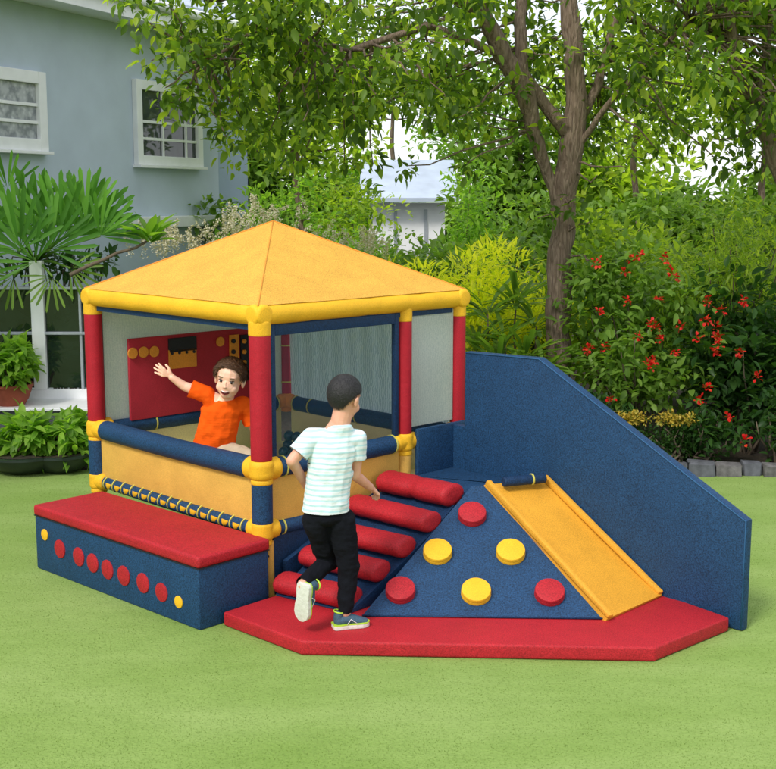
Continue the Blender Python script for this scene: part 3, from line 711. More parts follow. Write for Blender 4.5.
bl.limb([ch, wa, pv], [(.098, .062, .06), (.085, .06, .06), (.092, .066, .06)])
bl.limb([ch + Vector((0, 0, .04)), sL, eL, hL], [.05, .034, .026, .0185]); bl.limb([ch + Vector((0, 0, .04)), sR, eR, hR], [.05, .034, .026, .0185])
fingers(bl, hR, (hR - eR) + Vector((.02, 0, -.01)), Vector((-.5, .3, .6)), Vector((.5, -.4, .6)), .105, .75)
fingers(bl, hL, (hL - eL), Vector((.6, .2, .6)), Vector((-.5, -.4, .5)), .105, .75)
bl.limb([hpL, knL, anL], [.056, .038, .027]); bl.limb([hpR, knR, anR], [.058, .040, .028])
bo2 = obj('body', bl.mesh('body', .0032, 3), M['skin2'], p2, smooth=True)
line2 = [(0, .62), (35, .55), (60, .30), (75, .02), (95, -.05), (112, -.42), (140, -.86), (180, -.92)]
obj('hair', hair_shell(hc + Rh @ Vector((0, .013, .022)), Rh, (.068, .081, .079), .007, line2, .0012, 3, 60), M['hair2'], p2, smooth=True)
strands(p2, hc + Rh @ Vector((0, .013, .022)), Rh, (.068, .081, .079), line2, .0048, 6000, .010, .13, M['hair2'], lambda d: (d.x * .3, -.3 + d.y * .2, -1), 3, .22)
# shirt
bl = Blob()
bl.limb([T(341, 426, Y - .012), T(337, 433, Y), ch + Vector((0, 0, .03)), ch], [(.052, .050, .014), (.082, .058, .028), (.102, .07, .045), (.108, .076, .06)])
bl.limb([ch, wa, pv + Vector((-.006, 0, .0)), pv + Vector((-.008, 0, -.05))], [(.108, .076, .06), (.102, .078, .06), (.106, .084, .05), (.110, .086, .03)])
sdL = (eL - sL).normalized(); sdR = (eR - sR).normalized()
bl.limb([ch + Vector((-.05, 0, .05)), sL, sL + sdL * .085], [.05, .045, .049]); bl.limb([ch + Vector((.05, 0, .05)), sR, sR + sdR * .085], [.05, .045, .047])
me = trim(bl.mesh('shirt', .0035, 5, .0035, 16), [(sL + sdL * .088, sdL, .07), (sR + sdR * .088, sdR, .065), (pv + Vector((0, 0, -.012)), Vector((0, 0, -1)), .3)])
obj('shirt', me, M['stripe'], p2, smooth=True)
# trousers
bl = Blob(); bl.limb([pv + Vector((0, 0, .02)), pv + Vector((0, 0, -.03))], [(.096, .074, .05), (.100, .078, .05)])
bl.limb([hpL, hpL.lerp(knL, .5), knL, knL.lerp(anL, .5), anL], [.063, .056, .048, .042, .034]); bl.limb([hpR, hpR.lerp(knR, .5), knR, knR.lerp(anR, .5), anR + Z * .012], [.066, .058, .049, .043, .035])
tr_ = obj('trousers', trim(bl.mesh('trousers', .0035, 4, .007, 15), [(anL, (anL - knL).normalized(), .07), (anR, Vector((0, 0, -1)), .06)]), M['pants'], p2, smooth=True)
shoe(p2, Vector((anR.x - .055, anR.y - .02, MT + .001)), Vector((anR.x + .1, anR.y + .03, MT + .001)), Z, .172, .072)
hl_ = T(303, 584, Y - .115); tl_ = T(300, 627, Y - .085); shoe(p2, hl_, tl_, Vector((.62, .80, .12)), .185, .080)

# ---- boy in the playhouse
Y = 6.36
p1 = thing('person', Vector((-.87, 6.4, .42)), 'laughing child in bright orange shirt leaning over the rail with one arm flung out', 'person')
hc = T(229.5, 379.5, Y - .05); Rh = Matrix.Rotation(R(-8), 3, 'Z') @ Matrix.Rotation(R(9), 3, 'Y') @ Matrix.Rotation(R(4), 3, 'X')
nk = T(226, 400, Y - .01); ch = T(222, 414, Y + .01); wa = T(216, 438, Y + .02); pv = T(214, 455, Y + .04)
sR, sL = T(208, 395, Y + .0), T(243, 404, Y + .03); eR, hR = T(184, 386, Y - .01), T(172, 377.5, Y - .03); eL, hL = T(254, 428, Y + .06), T(262, 448, Y - .02)
hpR, hpL = T(208, 458, Y + .05), T(223, 454, Y + .0); knL = T(250, 460, Y - .04); knR = Vector((hpR.x + .02, Y - .10, .49)); anL = Vector((knL.x - .04, Y + .06, .45)); anR = Vector((hpR.x + .04, Y + .16, .46))
bl = Blob(); head(bl, hc, Rh, 1.0)
bl.limb([hc + Vector((-.005, .02, -.06)), nk, ch], [.036, .037, (.10, .065, .05)])
bl.limb([ch, wa, pv], [(.095, .062, .06), (.085, .06, .06), (.09, .065, .06)])
bl.limb([ch + Vector((0, 0, .05)), sR, eR, hR], [.045, .034, .025, .018]); bl.limb([ch + Vector((0, 0, .03)), sL, eL, hL], [.045, .034, .026, .019])
fingers(bl, hR, (hR - eR) + Vector((-.03, 0, .012)), Vector((.25, -.2, 1)), Vector((-.1, -1, 0)), .112, .14, .6)
fingers(bl, hL, (hL - eL), Vector((-.6, -.3, 0)), Vector((.3, .6, .6)), .11, .5)
bl.limb([hpR, knR, anR], [.06, .042, .03]); bl.limb([hpL, knL, anL], [.06, .044, .03])
obj('body', bl.mesh('body', .003, 3), M['skin1'], p1, smooth=True); face(p1, hc, Rh, 1.0)
line1 = [(0, .60), (20, .56), (38, .46), (55, .18), (70, -.12), (88, -.16), (100, -.1), (125, -.5), (180, -.62)]
obj('hair', hair_shell(hc + Rh @ Vector((0, .014, .028)), Rh, (.073, .086, .076), .013, line1, .004, 8, 10), M['hair1'], p1, smooth=True)
strands(p1, hc + Rh @ Vector((0, .014, .028)), Rh, (.073, .086, .076), line1, .009, 3600, .030, .12, M['hair1'], lambda d: (-1.0, -.35, .25) if d.y < -.35 and d.z > .3 else (-.4 + d.x * .9, -.7, -.6), 5, .22, .13)
bl = Blob()
bl.limb([nk + Vector((0, 0, -.012)), ch + Vector((0, 0, .02)), wa, pv + Vector((-.006, 0, .01)), pv + Vector((-.005, -.0, -.04))], [(.062, .048, .022), (.112, .074, .05), (.112, .080, .05), (.122, .09, .04), (.128, .094, .03)])
sdR = (eR - sR).normalized(); sdL = (eL - sL).normalized()
bl.limb([ch + Vector((-.04, 0, .045)), sR, sR + sdR * .095], [.05, .044, .045]); bl.limb([ch + Vector((.05, 0, .02)), sL, sL + sdL * .11], [.052, .045, .048])
me = trim(bl.mesh('shirt', .0035, 5, .007, 13), [(sR + sdR * .098, sdR, .07), (sL + sdL * .113, sdL, .065), (pv + Vector((0, 0, .012)), Vector((.25, 0, -1)).normalized(), .3)])
obj('shirt', me, M['tee'], p1, smooth=True)
bl = Blob(); bl.limb([pv + Vector((0, 0, .02)), pv + Vector((0, 0, -.04))], [(.10, .078, .05), (.105, .08, .05)])
bl.limb([hpL, knL, anL], [.074, .062, .045]); bl.limb([hpR, knR, anR], [.072, .056, .045])
obj('trousers', bl.mesh('trousers', .004, 4, .008, 14), M['khaki'], p1, smooth=True)
for a_ in (anL, anR): shoe(p1, Vector((a_.x, a_.y + .0, .422)), Vector((a_.x + .02, a_.y - .12, .422)), Z, .15, .062)

# ------------------------------------------------------------------ house, terrace and the shed beyond
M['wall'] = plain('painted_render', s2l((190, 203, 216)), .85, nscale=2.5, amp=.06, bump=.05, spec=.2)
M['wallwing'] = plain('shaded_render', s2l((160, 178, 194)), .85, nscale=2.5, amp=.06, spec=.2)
M['trimwhite'] = plain('white_paint', (.86, .87, .88), .5, nscale=6, amp=.05)
M['rooftile'] = plain('roof_sheet', s2l((176, 188, 204)), .5, nscale=3, amp=.12)
M['stone'] = plain('dark_stone', s2l((92, 94, 100)), .9, nscale=14, amp=.35, bump=.6, spec=.2)
M['stonelight'] = plain('edging_stone', s2l((104, 102, 102)), .9, nscale=18, amp=.35, bump=.8, spec=.2)
M['metalgrey'] = plain('grey_metal', s2l((170, 176, 184)), .4, .3)
def glassmat(name, c, rough=.04):
    m, t, b = newmat(name); tc = N(t, 'ShaderNodeTexCoord'); n = N(t, 'ShaderNodeTexNoise', Scale=5.0, Detail=5.0, Distortion=1.2); t.links.new(tc.outputs['Object'], n.inputs['Vector'])
    t.links.new(ramp(t, n.outputs[0], [(.35, rgba(c, .8)), (.65, rgba(c, 1.2))]), b.inputs['Base Color']); b.inputs['Roughness'].default_value = rough
    b.inputs['Specular IOR Level'].default_value = .6; return m
M['glassdark'] = glassmat('dark_glass', (.05, .06, .065)); M['glassgreen'] = glassmat('garden_glass', (.012, .022, .016))
m, t, b = newmat('lace_and_reflections'); tc = N(t, 'ShaderNodeTexCoord'); v = N(t, 'ShaderNodeTexVoronoi', Scale=22.0); n = N(t, 'ShaderNodeTexNoise', Scale=12.0, Detail=8.0)  # pane pattern: lace curtain plus glass reflections painted into the colour
for q in (v, n): t.links.new(tc.outputs['Object'], q.inputs['Vector'])
t.links.new(mixc(t, .5, ramp(t, v.outputs[0], [(.1, (.5, .52, .54, 1)), (.5, (.25, .27, .29, 1))]), ramp(t, n.outputs[0], [(.4, (.16, .18, .2, 1)), (.6, (.6, .62, .64, 1))])), b.inputs['Base Color']); b.inputs['Roughness'].default_value = .3
M['lace'] = m
hx = Vector((math.sin(R(22.8)), math.cos(R(22.8)), 0)); hn = Vector((hx.y, -hx.x, 0))   # along the wall (away) / towards the garden
HO = at_y(0, 196, 11.0); HO.z = 0
def hp(px, py, off=0.0): return at_pl(px, py, HO + hn * off, hn)
def hs(px): return (hp(px, 196) - HO).dot(hx)
ho = thing('house', HO + hx * 2, 'grey blue rendered house with white framed windows and pale roof edge', 'house')
sc = hs(219); HH = 3.95
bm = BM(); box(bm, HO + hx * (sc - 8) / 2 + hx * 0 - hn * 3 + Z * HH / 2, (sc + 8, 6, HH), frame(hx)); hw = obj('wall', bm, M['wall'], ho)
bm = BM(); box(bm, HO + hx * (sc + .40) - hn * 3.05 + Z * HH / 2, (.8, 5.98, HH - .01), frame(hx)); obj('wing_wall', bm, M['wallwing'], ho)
# sill band
z_ = 1.73; bm = BM(); box(bm, HO + hx * (hs(112) + sc + .12) / 2 + hn * .06 + Z * z_, (sc + .12 - hs(112), .16, .12), frame(hx), .01); obj('ledge', bm, M['trimwhite'], ho)
# eaves
ez = 3.80; ov = .45
bm = BM(); box(bm, HO + hx * (sc - 8 + .35) / 2 + hn * ov + Z * ez, (sc + 8 + .35, .03, .20), frame(hx)); fa = obj('fascia', bm, M['trimwhite'], ho)
bm = BM(); tube(bm, [HO + hx * -8 + hn * (ov + .07) + Z * (ez + .07), HO + hx * (sc + .17) + hn * (ov + .07) + Z * (ez + .07)], .05, 12); obj('gutter', bm, M['trimwhite'], fa, smooth=50)
bm = BM(); box(bm, HO + hx * (sc - 8 + .3) / 2 + hn * (ov / 2 - .01) + Z * (ez - .06), (sc + 8 + .3, ov - .03, .02), frame(hx)); obj('soffit', bm, M['trimwhite'], ho)
bm = BM(); e0 = HO + hx * -8 + hn * (ov + .03) + Z * (ez + .115); e1 = HO + hx * (sc + .2) + hn * (ov + .03) + Z * (ez + .115); up_ = -hn * 4 + Z * 1.9
prism(bm, [e0, e1, e1 + up_, e0 + up_], Z * .04); rf_ = obj('roof', bm, M['rooftile'], ho)
bm = BM()
for k in range(1, 9):
    o_ = up_ * (k * .11); prism(bm, [e0 + o_ + Z * .042, e1 + o_ + Z * .042, e1 + o_ + Z * .056, e0 + o_ + Z * .042 + Z * .014], -up_.normalized() * .03)
obj('roof_seam', bm, M['rooftile'], rf_)
def window(xl, xr, yt, yb, pane, bars, fw=.09):
    sl_, sr_ = hs(xl), hs(xr); xm = (xl + xr) / 2; zt, zb = hp(xm, yt).z, hp(xm, yb).z; w_, h_ = sr_ - sl_, zt - zb
    c0 = HO + hx * (sl_ + sr_) / 2 + Z * (zt + zb) / 2
    bm = BM()
    for sx_ in (-1, 1): box(bm, c0 + hx * sx_ * (w_ / 2 - fw / 2) + hn * .03, (fw, .06, h_), frame(hx), .006)
    for sz in (-1, 1): box(bm, c0 + Z * sz * (h_ / 2 - fw / 2) + hn * .03, (w_ - 2 * fw, .06, fw), frame(hx), .006)
    wd = obj('window', bm, M['trimwhite'], ho)
    bm = BM(); box(bm, c0 + hn * .012, (w_ - 2 * fw - .004, .01, h_ - 2 * fw - .004), frame(hx)); obj('pane', bm, pane, wd)
    iw, ih = w_ - 2 * fw, h_ - 2 * fw
    for kind, f in bars:
        bm = BM()
        if kind == 'h': box(bm, c0 + Z * (ih * (f - .5)) + hn * .026, (iw, .018, .028), frame(hx))
        else: box(bm, c0 + hx * (iw * (f - .5)) + hn * .028, (.028, .018, ih), frame(hx))
        obj('glazing_bar', bm, M['trimwhite'], wd)
    bm = BM(); box(bm, c0 - Z * (h_ / 2 + .015) + hn * .05, (w_ + .04, .10, .028), frame(hx), .004); obj('sill', bm, M['trimwhite'], wd)
window(135, 200, 84, 166, M['glassdark'], (('h', .52), ('h', .26), ('v', .38), ('v', .80)), .10)
window(-60, 46, 66, 149, M['lace'], (('h', .62), ('h', .30), ('v', .45)), .11)
# raised terrace with glazed screen
ty = 9.45; tz = .335
bm = BM(); prism(bm, [(-9, ty, .0), (-2.05, ty, .0), (-1.95, ty + 2.2, 0), (-9, ty + 2.2, 0)], Z * tz, .01); tag(obj('patio', bm, M['stone']), kind='structure')
bm = BM(); box(bm, (-5.5, ty + .5, tz + .012), (6.86, 1.06, .024), None, .006); tag(obj('paving', bm, M['trimwhite']), kind='structure')
gy = ty + .45
gs = thing('glass_screen', Vector((-2.8, gy, tz + .024)), 'waist-high white framed glass screen on the terrace below the fan palm', 'screen')
z0 = tz + .024; z1 = at_y(60, 288, gy).z; zr = at_y(60, 333, gy).z; zb = at_y(60, 389, gy).z
bm = BM(); box(bm, (-3.6, gy, (z0 + zb) / 2), (3.2, .05, zb - z0), None, .004); obj('kick_board', bm, M['trimwhite'], gs)
for px, w_ in ((38, .105), (-70, .105), (80, .022), (118, .05)):
    c_ = at_y(px, 300, gy); bm = BM(); zz = z1 + (.22 if w_ > .1 else 0); box(bm, (c_.x, gy, (zb + zz) / 2), (w_, .075 if w_ > .1 else .045, zz - zb), None, .005); obj('post', bm, M['trimwhite' if w_ > .1 else 'metalgrey'], gs)
for z in (z1, zr):
    bm = BM(); box(bm, (-3.6, gy - .005, z), (3.2, .06, .022), None, .004); obj('rail', bm, M['metalgrey'], gs)
for xa, xb in ((-70, 32), (44, 79), (81, 116)):
    a_, b_ = at_y(xa, 300, gy).x, at_y(xb, 300, gy).x; bm = BM(); box(bm, ((a_ + b_) / 2, gy + .012, (zb + z1) / 2), (b_ - a_, .008, z1 - zb - .02)); obj('pane', bm, M['glassgreen'], gs)
# garden shed far behind
sh = thing('garden_shed', (0.45, 19.5, 0), 'small white outbuilding with pale sloping roof glimpsed through the trees', 'outbuilding')
bm = BM(); box(bm, (.30, 20.4, .95), (1.2, 1.8, 1.9)); obj('wall', bm, M['trimwhite'], sh)
bm = BM(); prism(bm, [(-.45, 19.2, 1.92), (1.1, 19.2, 1.92), (1.1, 20.8, 2.55), (-.45, 20.8, 2.55)], Z * .06); obj('roof', bm, M['rooftile'], sh)
bm = BM(); box(bm, (.12, 19.485, .9), (.05, .03, 1.8)); box(bm, (.60, 19.485, .9), (.05, .03, 1.8)); obj('door_frame', bm, M['metalgrey'], sh)

# ------------------------------------------------------------------ plants
DENS = 1.9
def unit(n): v = RNG.normal(size=(n, 3)); return v / np.linalg.norm(v, axis=1, keepdims=True)
def cloud(centers, radii, per, L, W, kind='ovate', flat=.7, outward=.7, droop=.25, upb=.15, lj=.35):
    """leaves through a set of clumps, most of them near each clump's surface"""
    P, D, U, LL = [], [], [], []
    for c_, r in zip(centers, radii):
        r = np.array(r if hasattr(r, '__len__') else (r, r, r * flat), float); k = max(6, int(per * DENS * (r[0] * r[2]) ** .9 * 10)); u = unit(k)
        rad = RNG.random(k)[:, None] ** .42; p = np.array(c_) + u * r * rad
        d = u * outward + unit(k) * .7 + np.array([0, 0, upb]); P.append(p); D.append(d); U.append(np.array([0, 0, 1.0]) + unit(k) * .55); LL.append(L * (1 + lj * (RNG.random(k) * 2 - 1)))
    P, D, U, LL = map(np.concatenate, (P, D, U, LL)); return P, D, U, LL, LL * W
GREENS = {'palm': [(.035, .11, .012), (.06, .17, .02), (.10, .24, .03)],

 'mid': [(.05, .12, .015), (.08, .18, .025), (.12, .24, .035), (.07, .15, .02)],
 'dark': [(.02, .06, .014), (.035, .09, .02), (.055, .125, .026)],
 'lime': [(.26, .36, .02), (.40, .50, .03), (.55, .60, .05), (.30, .42, .03)],
 'tree': [(.022, .055, .010), (.04, .095, .014), (.07, .15, .02), (.16, .26, .03)],
 'fresh': [(.07, .17, .02), (.11, .25, .03), (.17, .33, .04)],
 'yellowg': [(.10, .19, .02), (.17, .29, .03), (.25, .38, .04)]}
for k_, c_ in GREENS.items():
    c_ = [(a * {'palm': 1.35, 'lime': 1.45, 'tree': 2.0}.get(k_, 1.6), b * {'lime': 1.22, 'tree': 1.55}.get(k_, 1.3), d * 1.5) for a, b, d in c_] if k_ != 'dark' else c_
    M['leaf_' + k_] = leafmat('leaf_' + k_, c_, trans=.5 if k_ in ('tree', 'lime', 'yellowg', 'fresh') else .38)
M['cream'] = leafmat('cream_plume', [(.55, .50, .36), (.68, .64, .50), (.78, .74, .62)], trans=.25, tint=1.1)
M['gold'] = leafmat('gold_leaf', [(.36, .25, .03), (.50, .36, .05), (.20, .22, .03)], trans=.2, tint=1.2)
M['redflower'] = leafmat('red_petal', [(.42, .008, .010), (.62, .016, .014), (.60, .05, .02)], trans=.2, tint=1.2)
M['orangeflower'] = leafmat('orange_petal', [(.75, .16, .02), (.8, .35, .03)], trans=.3, tint=1.2)
m, t, b = newmat('bark'); tc = N(t, 'ShaderNodeTexCoord'); mp = N(t, 'ShaderNodeMapping'); mp.inputs['Scale'].default_value = (55, 55, 9); t.links.new(tc.outputs['Object'], mp.inputs[0])
n = N(t, 'ShaderNodeTexNoise', Scale=1.0, Detail=8.0, Distortion=.6); t.links.new(mp.outputs[0], n.inputs['Vector'])
t.links.new(ramp(t, n.outputs[0], [(.3, (.12, .08, .055, 1)), (.5, (.21, .15, .11, 1)), (.72, (.32, .24, .18, 1))]), b.inputs['Base Color']); b.inputs['Roughness'].default_value = .95
bp = N(t, 'ShaderNodeBump', Strength=1.0, Distance=.03); t.links.new(n.outputs[0], bp.inputs['Height']); t.links.new(bp.outputs[0], b.inputs['Normal']); M['bark'] = m
M['twig'] = plain('twig', (.12, .09, .06), .9, nscale=30, amp=.3)
M['soilpot'] = plain('pot_soil', (.03, .02, .012), .95, amp=.4)
def wob(p, q, n, amp, r0, r1):
    p, q = Vector(p), Vector(q); pts = []; rs = []
    o_ = [Vector(RNG.normal(size=3)) * amp for _ in range(n + 1)]
    for i in range(n + 1): f = i / n; pts.append(p.lerp(q, f) + o_[i] * (0 if i == 0 else 1)); rs.append(r0 + (r1 - r0) * f)
    return pts, rs
def shrub(name, base, clumps, per, L, W, mat, label, cat='shrub', kind='ovate', group=None, extras=(), droop=.25, upb=.15, stems=5, jitter=.0, **kw):
    base = Vector(base); o = thing(name, base, label, cat, group)
    P, D, U, LL, WW = cloud([c for c, r in clumps], [r for c, r in clumps], per, L, W, kind, upb=upb, **kw)
    me = leaf_mesh('foliage', P, D, U, LL, WW, kind, droop); obj('foliage', me, mat, o, smooth=True)
    bm = BM()
    for c, r in clumps[:max(stems, 1) * 3]:
        pts, rs = wob(base + Vector((RNG.normal() * .05, RNG.normal() * .05, 0)), c, 4, .02, .012, .004); tube(bm, pts, rs, 6)
    obj('stem', bm, M['twig'], o, smooth=True)
    for nm, mt, P_, D_, LL_, WW_, kd in extras:
        if nm == 'flower':
            for k in range(0, len(P_), BL): U_ = np.tile([0, 0, 1.0], (BL, 1)) + unit(BL) * .5; obj('flower', leaf_mesh('flower', P_[k:k + BL], D_[k:k + BL], U_, LL_[k:k + BL], WW_[k:k + BL], kd, .1), mt, o, smooth=True)
            continue
        U_ = np.tile([0, 0, 1.0], (len(P_), 1)) + unit(len(P_)) * .5; obj(nm, leaf_mesh(nm, P_, D_, U_, LL_, WW_, kd, .1), mt, o, smooth=True)['kind'] = 'stuff'
    return o
def blobs(c, r, n, rr, seed=0, low=-1, shell=.85):
    """n clumps spread through an ellipsoid"""
    out = []; c = np.array(c); r = np.array(r)
    while len(out) < n:
        u = unit(1)[0]
        if u[2] < low: continue
        p = c + u * r * shell * RNG.random() ** .35; s_ = rr * (.7 + .6 * RNG.random()); out.append((tuple(p), s_))
    return out
def blossoms(pts, k, sp, L):
    P = []; D = []
    for p in pts:
        u = unit(k); P.append(np.array(p) + u * sp * RNG.random((k, 1))); D.append(u + np.array([0, -.4, .3]))
    P, D = np.concatenate(P), np.concatenate(D); return P, D, np.full(len(P), L), np.full(len(P), L * .8)
# red flowering shrub
fl = [(597, 262), (675, 352), (740, 352), (745, 300), (651, 324), (655, 328), (697, 338), (648, 363), (653, 361), (681, 326), (716, 328), (718, 336), (719, 344), (714, 352), (604, 347), (588, 348), (633, 258), (640, 256), (672, 272), (676, 277), (658, 300), (638, 336), (661, 340), (612, 398), (589, 350), (707, 388), (701, 400), (728, 418), (708, 300), (720, 310), (706, 320), (650, 366), (624, 272), (665, 258), (600, 312), (628, 300)]
pts = [at_y(x, y, 8.62 + .12 * (i % 3)) for i, (x, y) in enumerate(fl)]
nl_ = [i for i, (x, y) in enumerate(fl) if x < 690]; nr_ = [i for i, (x, y) in enumerate(fl) if x >= 690]
P, D, l_, w2 = blossoms([pts[i] for i in nl_], 13, .034, .027)
shrub('flowering_shrub', (2.0, 9.5, 0), blobs((2.0, 9.6, .95), (.62, .6, .80), 46, .26), 62, .078, .52, M['leaf_mid'], 'tall bright green shrub dotted with red flowers just right of the big trunk', kind='ovate', extras=(('flower', M['redflower'], P, D, l_, w2, 'round'),))
P, D, l_, w2 = blossoms([pts[i] for i in nr_] + [at_y(757, 377, 8.7), at_y(745, 440, 8.7)], 13, .036, .030)
shrub('flowering_shrub', (2.85, 9.4, 0), blobs((2.9, 9.5, .74), (.66, .55, .68), 44, .26), 48, .105, .50, M['leaf_dark'], 'dark large-leaved shrub with scarlet flowers at the right end of the border', kind='ovate', extras=(('flower', M['redflower'], P, D, l_, w2, 'round'),))
shrub('feathery_shrub', (2.75, 9.9, 0), blobs((2.8, 9.85, 1.45), (.75, .45, .50), 34, .24), 75, .075, .20, M['leaf_yellowg'], 'feathery light green shrub arching above the dark scarlet-flowered one', kind='blade', droop=.5)
shrub('shrub', (4.3, 9.9, 0), blobs((4.3, 9.9, .8), (.8, .6, .75), 34, .28), 48, .09, .5, M['leaf_mid'], 'green shrub at the far right end of the border beyond the scarlet flowers')
# golden edging shrubs
for px, y0, lab in ((630, 8.86, 'low golden-topped mound shrub nearest the blue wall'), (672, 8.84, 'low golden-topped mound shrub farther from the blue wall')):
    c_ = at_y(px, 425, y0); tops = blobs((c_.x, c_.y, .36), (.20, .13, .06), 26, .045, low=.1); P, D, U, LL, WW = cloud([c for c, r in tops], [r for c, r in tops], 420, .024, .6)
    shrub('golden_shrub', (c_.x, c_.y, 0), blobs((c_.x, c_.y, .2), (.21, .16, .17), 22, .09), 160, .03, .6, M['leaf_dark'], lab, group='golden-topped mounds by the wall', extras=(('golden_tips', M['gold'], P, D, LL, WW, 'round'),))
# lime bush, dracaenas, middle shrubs
shrub('lime_bush', (.72, 10.6, 0), blobs((.70, 10.5, .98), (.95, .5, .74), 66, .25), 105, .085, .26, M['leaf_lime'], 'luminous yellow-green bush behind the right end of the playhouse roof', kind='blade', droop=.35, upb=.6)
def rosette(name, c, n, L, W, mat, label, group=None, up=.5, kind='strap', droop=.35, stem_from=None, spread=1.0, cat='plant', stemr=.012):
    c = Vector(c); o = thing(name, stem_from or (c.x, c.y, 0), label, cat, group); a = RNG.random(n) * 2 * math.pi; e = (RNG.random(n) * spread + up - .35)
    D = np.stack([np.cos(a) * np.cos(e), np.sin(a) * np.cos(e), np.sin(e)], 1); P = np.tile(np.array(c), (n, 1)) + D * L * .05 + np.array([0, 0, 1]) * (RNG.random((n, 1)) - .5) * L * .25
    LL = L * (.75 + .4 * RNG.random(n)); obj('leaves', leaf_mesh('leaves', P, D, np.tile([0, 0, 1.0], (n, 1)) + unit(n) * .2, LL, LL * W, kind, droop), mat, o, smooth=True)
    bm = BM(); pts, rs = wob(Vector(stem_from or (c.x + .02, c.y + .03, 0)), c, 5, .008, stemr, stemr * .6); tube(bm, pts, rs, 8); obj('stem', bm, M['twig'], o, smooth=True); return o
drs = [(488, 300, 9.7), (505, 330, 9.5), (525, 345, 9.4), (498, 352, 9.35), (535, 310, 9.8), (515, 292, 9.9), (478, 335, 9.6), (543, 358, 9.4)]
for px, py, y0 in drs:
    py += 16
    rosette('dracaena', at_y(px, py, y0), 26, .34, .13, M['leaf_mid'], 'spiky green rosette plant between the playhouse and the big trunk', 'spiky plants left of the big trunk')
mids = [((352, 158), 13.2, .42, .5, 'leaf_yellowg', 'narrow yellow-green shrub covering the left side of the white outbuilding', .05),
        ((470, 168), 13.2, .42, .5, 'leaf_fresh', 'narrow fresh green shrub covering the right side of the white outbuilding', .05),
        ((345, 232), 11.6, .62, .62, 'leaf_fresh', 'rounded fresh green shrub behind the yellow roof, right of its peak', .05),
        ((410, 245), 11.8, .60, .52, 'leaf_mid', 'mid green shrub in front of the white outbuilding', .055),
        ((285, 190), 12.6, .85, .9, 'leaf_fresh', 'tall loose shrub rising behind the peak of the yellow roof', .06),
        ((620, 225), 10.9, .85, .75, 'leaf_yellowg', 'tall light green shrub behind the right side of the big trunk', .075),
        ((505, 225), 11.9, .75, .62, 'leaf_mid', 'leafy green shrub behind the lime bush, left of the big trunk', .075),
        ((725, 240), 11.6, .9, .65, 'leaf_mid', 'broad green shrub at the far right behind the feathery one', .08),
        ((180, 300), 12.9, .8, .9, 'leaf_mid', 'green shrub growing against the corner of the house', .06)]
for (px, py), y0, rx, rz, mt, lab, L_ in mids:
    c_ = at_y(px, py, y0); hz = c_.z / 2 + .2
    shrub('shrub', (c_.x, y0, 0), blobs((c_.x, y0, c_.z * .58), (rx, rx * .7, c_.z * .58), 40, .27), 70, L_ * 1.25, .5, M[mt], lab)
# cream plumed shrubs
for (px, py), y0, rx, rz, n, lab in (((262, 222), 11.0, .36, .30, 34, 'cream-plumed shrub showing over the left slope of the yellow roof'), ((188, 243), 11.0, .42, .20, 34, 'low cream-plumed shrub under the white ledge of the house'), ((352, 246), 10.6, .36, .16, 30, 'cream-plumed shrub showing over the right slope of the yellow roof')):
    c_ = at_y(px, py, y0); tp = []
    for _ in range(n):
        q = Vector((c_.x + RNG.normal() * rx * .6, y0 - .1 + RNG.normal() * .12, c_.z + (RNG.random() - .75) * rz)); dv = Vector((RNG.normal() * .5, RNG.normal() * .3, .8)).normalized()
        for s_ in range(7): tp.append((q + dv * s_ * .028, .030 - s_ * .003))
    P, D, U, LL, WW = cloud([tuple(p) for p, r in tp], [r for p, r in tp], 1, .022, .5, flat=1); 
    k = 11; P = np.concatenate([np.array(p) + unit(k) * r for p, r in tp]); D = unit(len(P)) + np.array([0, 0, .4]); LL = np.full(len(P), .020)
    shrub('plumed_shrub', (c_.x, y0 + .15, 0), blobs((c_.x, y0 + .12, c_.z * .55), (rx, .25, c_.z * .42), 22, .2), 60, .07, .5, M['leaf_mid'], lab, extras=(('plumes', M['cream'], P, D, LL, LL * .55, 'round'),))

# trees
def tree(name, base, limbs, clumps, per, L, W, mat, label, twigs=True, bark='bark', kind='ovate', group=None, **kw):
    o = thing(name, base, label, 'tree', group); bm = BM()
    for pts, rs in limbs:
        P_ = [Vector(p) for p in pts]; fine = []; rf2 = []
        for i in range(len(P_) - 1):
            for k in range(4):
                f = k / 4; fine.append(P_[i].lerp(P_[i + 1], f) + Vector(RNG.normal(size=3)) * rs[i] * .07); rf2.append((rs[i] + (rs[i + 1] - rs[i]) * f) * (1 + .05 * RNG.normal()))
        fine.append(P_[-1]); rf2.append(rs[-1]); tube(bm, fine, rf2, 14)
    tips = [Vector(a).lerp(Vector(b), f) for pts, rs in limbs for a, b in zip(pts[1:-1], pts[2:]) for f in (0, .25, .5, .75, 1)]
    if twigs:
        for c, r in clumps:
            c = Vector(c); t0 = min(tips, key=lambda q: (q - c).length); pts, rs = wob(t0, c, 5, .02, .011, .004)
            if (c - t0).length > .1: tube(bm, pts, rs, 6)
    obj('trunk', bm, M[bark], o, smooth=True)
    P, D, U, LL, WW = cloud([c for c, r in clumps], [r for c, r in clumps], per, L, W, kind, **kw)
    obj('crown', leaf_mesh('crown', P, D, U, LL, WW, kind, .25), mat, o, smooth=True); return o
def q(px, py, y): return at_y(px, py, y)
ty_ = 9.75
b_ = q(558, 470, ty_); b_.z = 0
